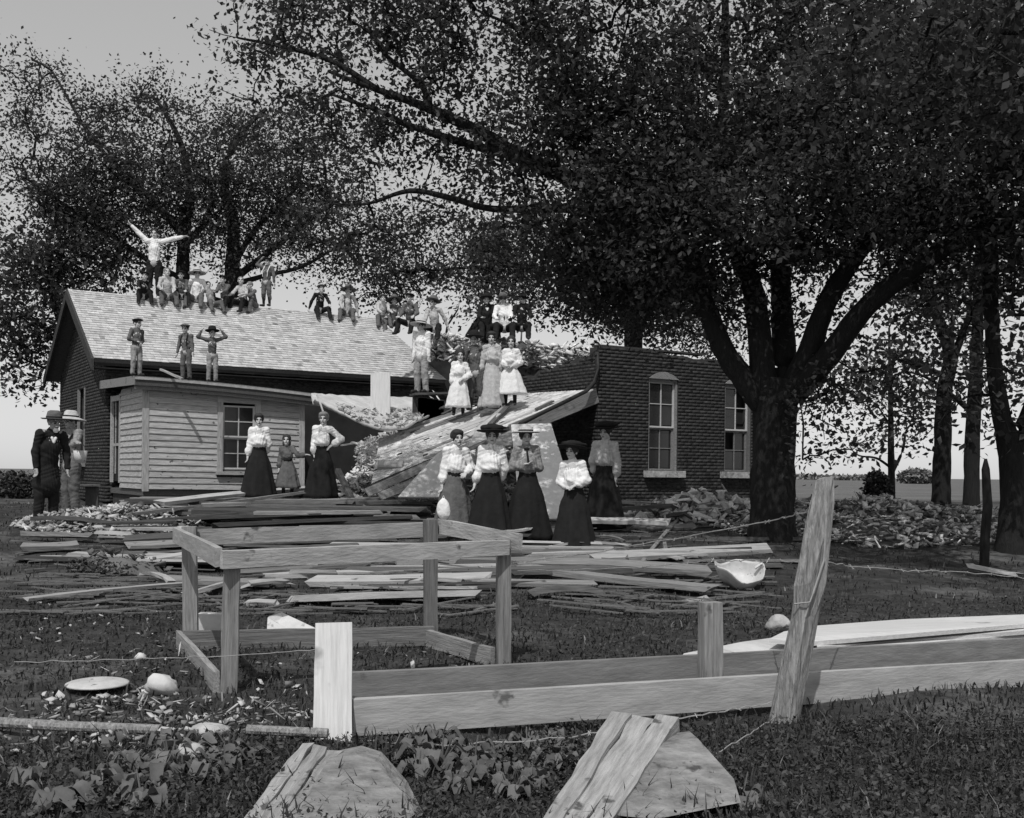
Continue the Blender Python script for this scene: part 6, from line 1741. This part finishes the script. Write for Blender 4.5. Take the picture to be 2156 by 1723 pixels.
person(backseat(864, 690, 28.2), 1.5, 'child in dark clothes perched where the roof breaks off', 'man', kid=.4, pose='sit', yaw=-.3, la='lap', ra='lap', top=M_mid, bottom=M_black, hat='cap', vox=FV, lean=0.25, head=(0.0, -0.15), group=G)
person(backseat(916, 702, 28.4), 1.55, 'boy in light cap sitting with legs hanging over the break', 'man', kid=.4, pose='sit', yaw=-.2, la='lap', ra='prop', top=M_cream, bottom=M_black, hat='fedora', hatm=M_mid, vox=FV, lean=0.2, head=(-0.31, -0.12), group=G)
person(backseat(1025, 700, 28.8), 1.65, 'figure in dark coat and hat sitting highest in the gap', 'coat', pose='sit', yaw=.2, la='lap', ra='lap', top=M_black, bottom=M_black, hat='fedora', vox=FV, lean=0.15, head=(-0.05, -0.09), group=G)
person(backseat(1062, 702, 28.6), 1.7, 'man in white shirt and dark hat sitting between two dark figures', 'man', pose='sit', yaw=0, la='lap', ra='lap', top=M_white, bottom=M_black, hat='fedora', hatm=M_mid, vox=FV, group=G)
person(backseat(1099, 700, 28.8), 1.65, 'figure in dark vest and hat sitting right of the white shirt', 'man', pose='sit', yaw=-.1, la='lap', ra='lap', top=M_black, bottom=M_black, hat='fedora', vox=FV, lean=0.1, head=(-0.46, -0.06), group=G)

# standing on the fallen roof
G = 'children on the fallen roof'
def on_slab(px, py): return slab_at(px, py) + UP * .03
p = on_slab(965, 880); person(p, hgt(739, 880, p[1]), 'girl in white dress at the left of the fallen roof', 'girl', kid=.6, yaw=.1, la='down', ra='clasp', hair='bob', top=M_white, bottom=M_white, skirt_len=.78, flare=.8, vox=.014, group=G)
p = on_slab(1001, 869); person(p, hgt(706, 869, p[1]), 'boy in dark shirt, dark hat and baggy knickers on the fallen roof', 'knickers', kid=.3, yaw=-.1, la='down', ra='down', top=M_mid, bottom=M_stripe, hat='fedora', vox=.014, group=G)
p = on_slab(1036, 864); person(p, hgt(702, 864, p[1]), 'tall girl in long light dress on the fallen roof', 'girl', kid=.2, yaw=.2, la='down', ra='down', hair='up', top=M_cream, bottom=M_cream, skirt_len=.98, flare=.7, vox=.014, group=G)
p = on_slab(1074, 859); person(p, hgt(711, 859, p[1]), 'girl in flared white dress and dark stockings on the fallen roof', 'girl', kid=.45, yaw=-.2, la='clasp', ra='clasp', hair='bob', top=M_white, bottom=M_white, skirt_len=.72, flare=1.5, vox=.014, group=G)
p = P(887, 829, 24.4); person(p, 1.62, 'boy in white shirt and pale trousers standing before the torn roof end', 'man', kid=.2, yaw=-.5, la='down', ra='down', top=M_white, bottom=M_denim, hat='straw', hatm=M_straw, vox=.014)
plank('standing_board', P(868, 831, 24.3), P(950, 829, 24.6), .5, .05, M_wood_d, label='dark board carrying the boy before the torn roof end', cat='board')
mb = MB()
for k in range(5):
    q = P(885 + 12 * k, 850, 24.5); mb.box(q - UP * .62, (.16, 0, 0), (0, .2, 0), (0, 0, .75 - .02 * k))
tag(mb.build('brick_pier', M_brick), 'broken stub of brick wall under the dark board', 'wall')
set_tone(bpy.data.objects['brick_pier'], RNG.uniform(.7, 1.3, len(bpy.data.objects['brick_pier'].data.polygons)))
for o in bpy.data.objects:
    if '_w' in o: del o['_w']
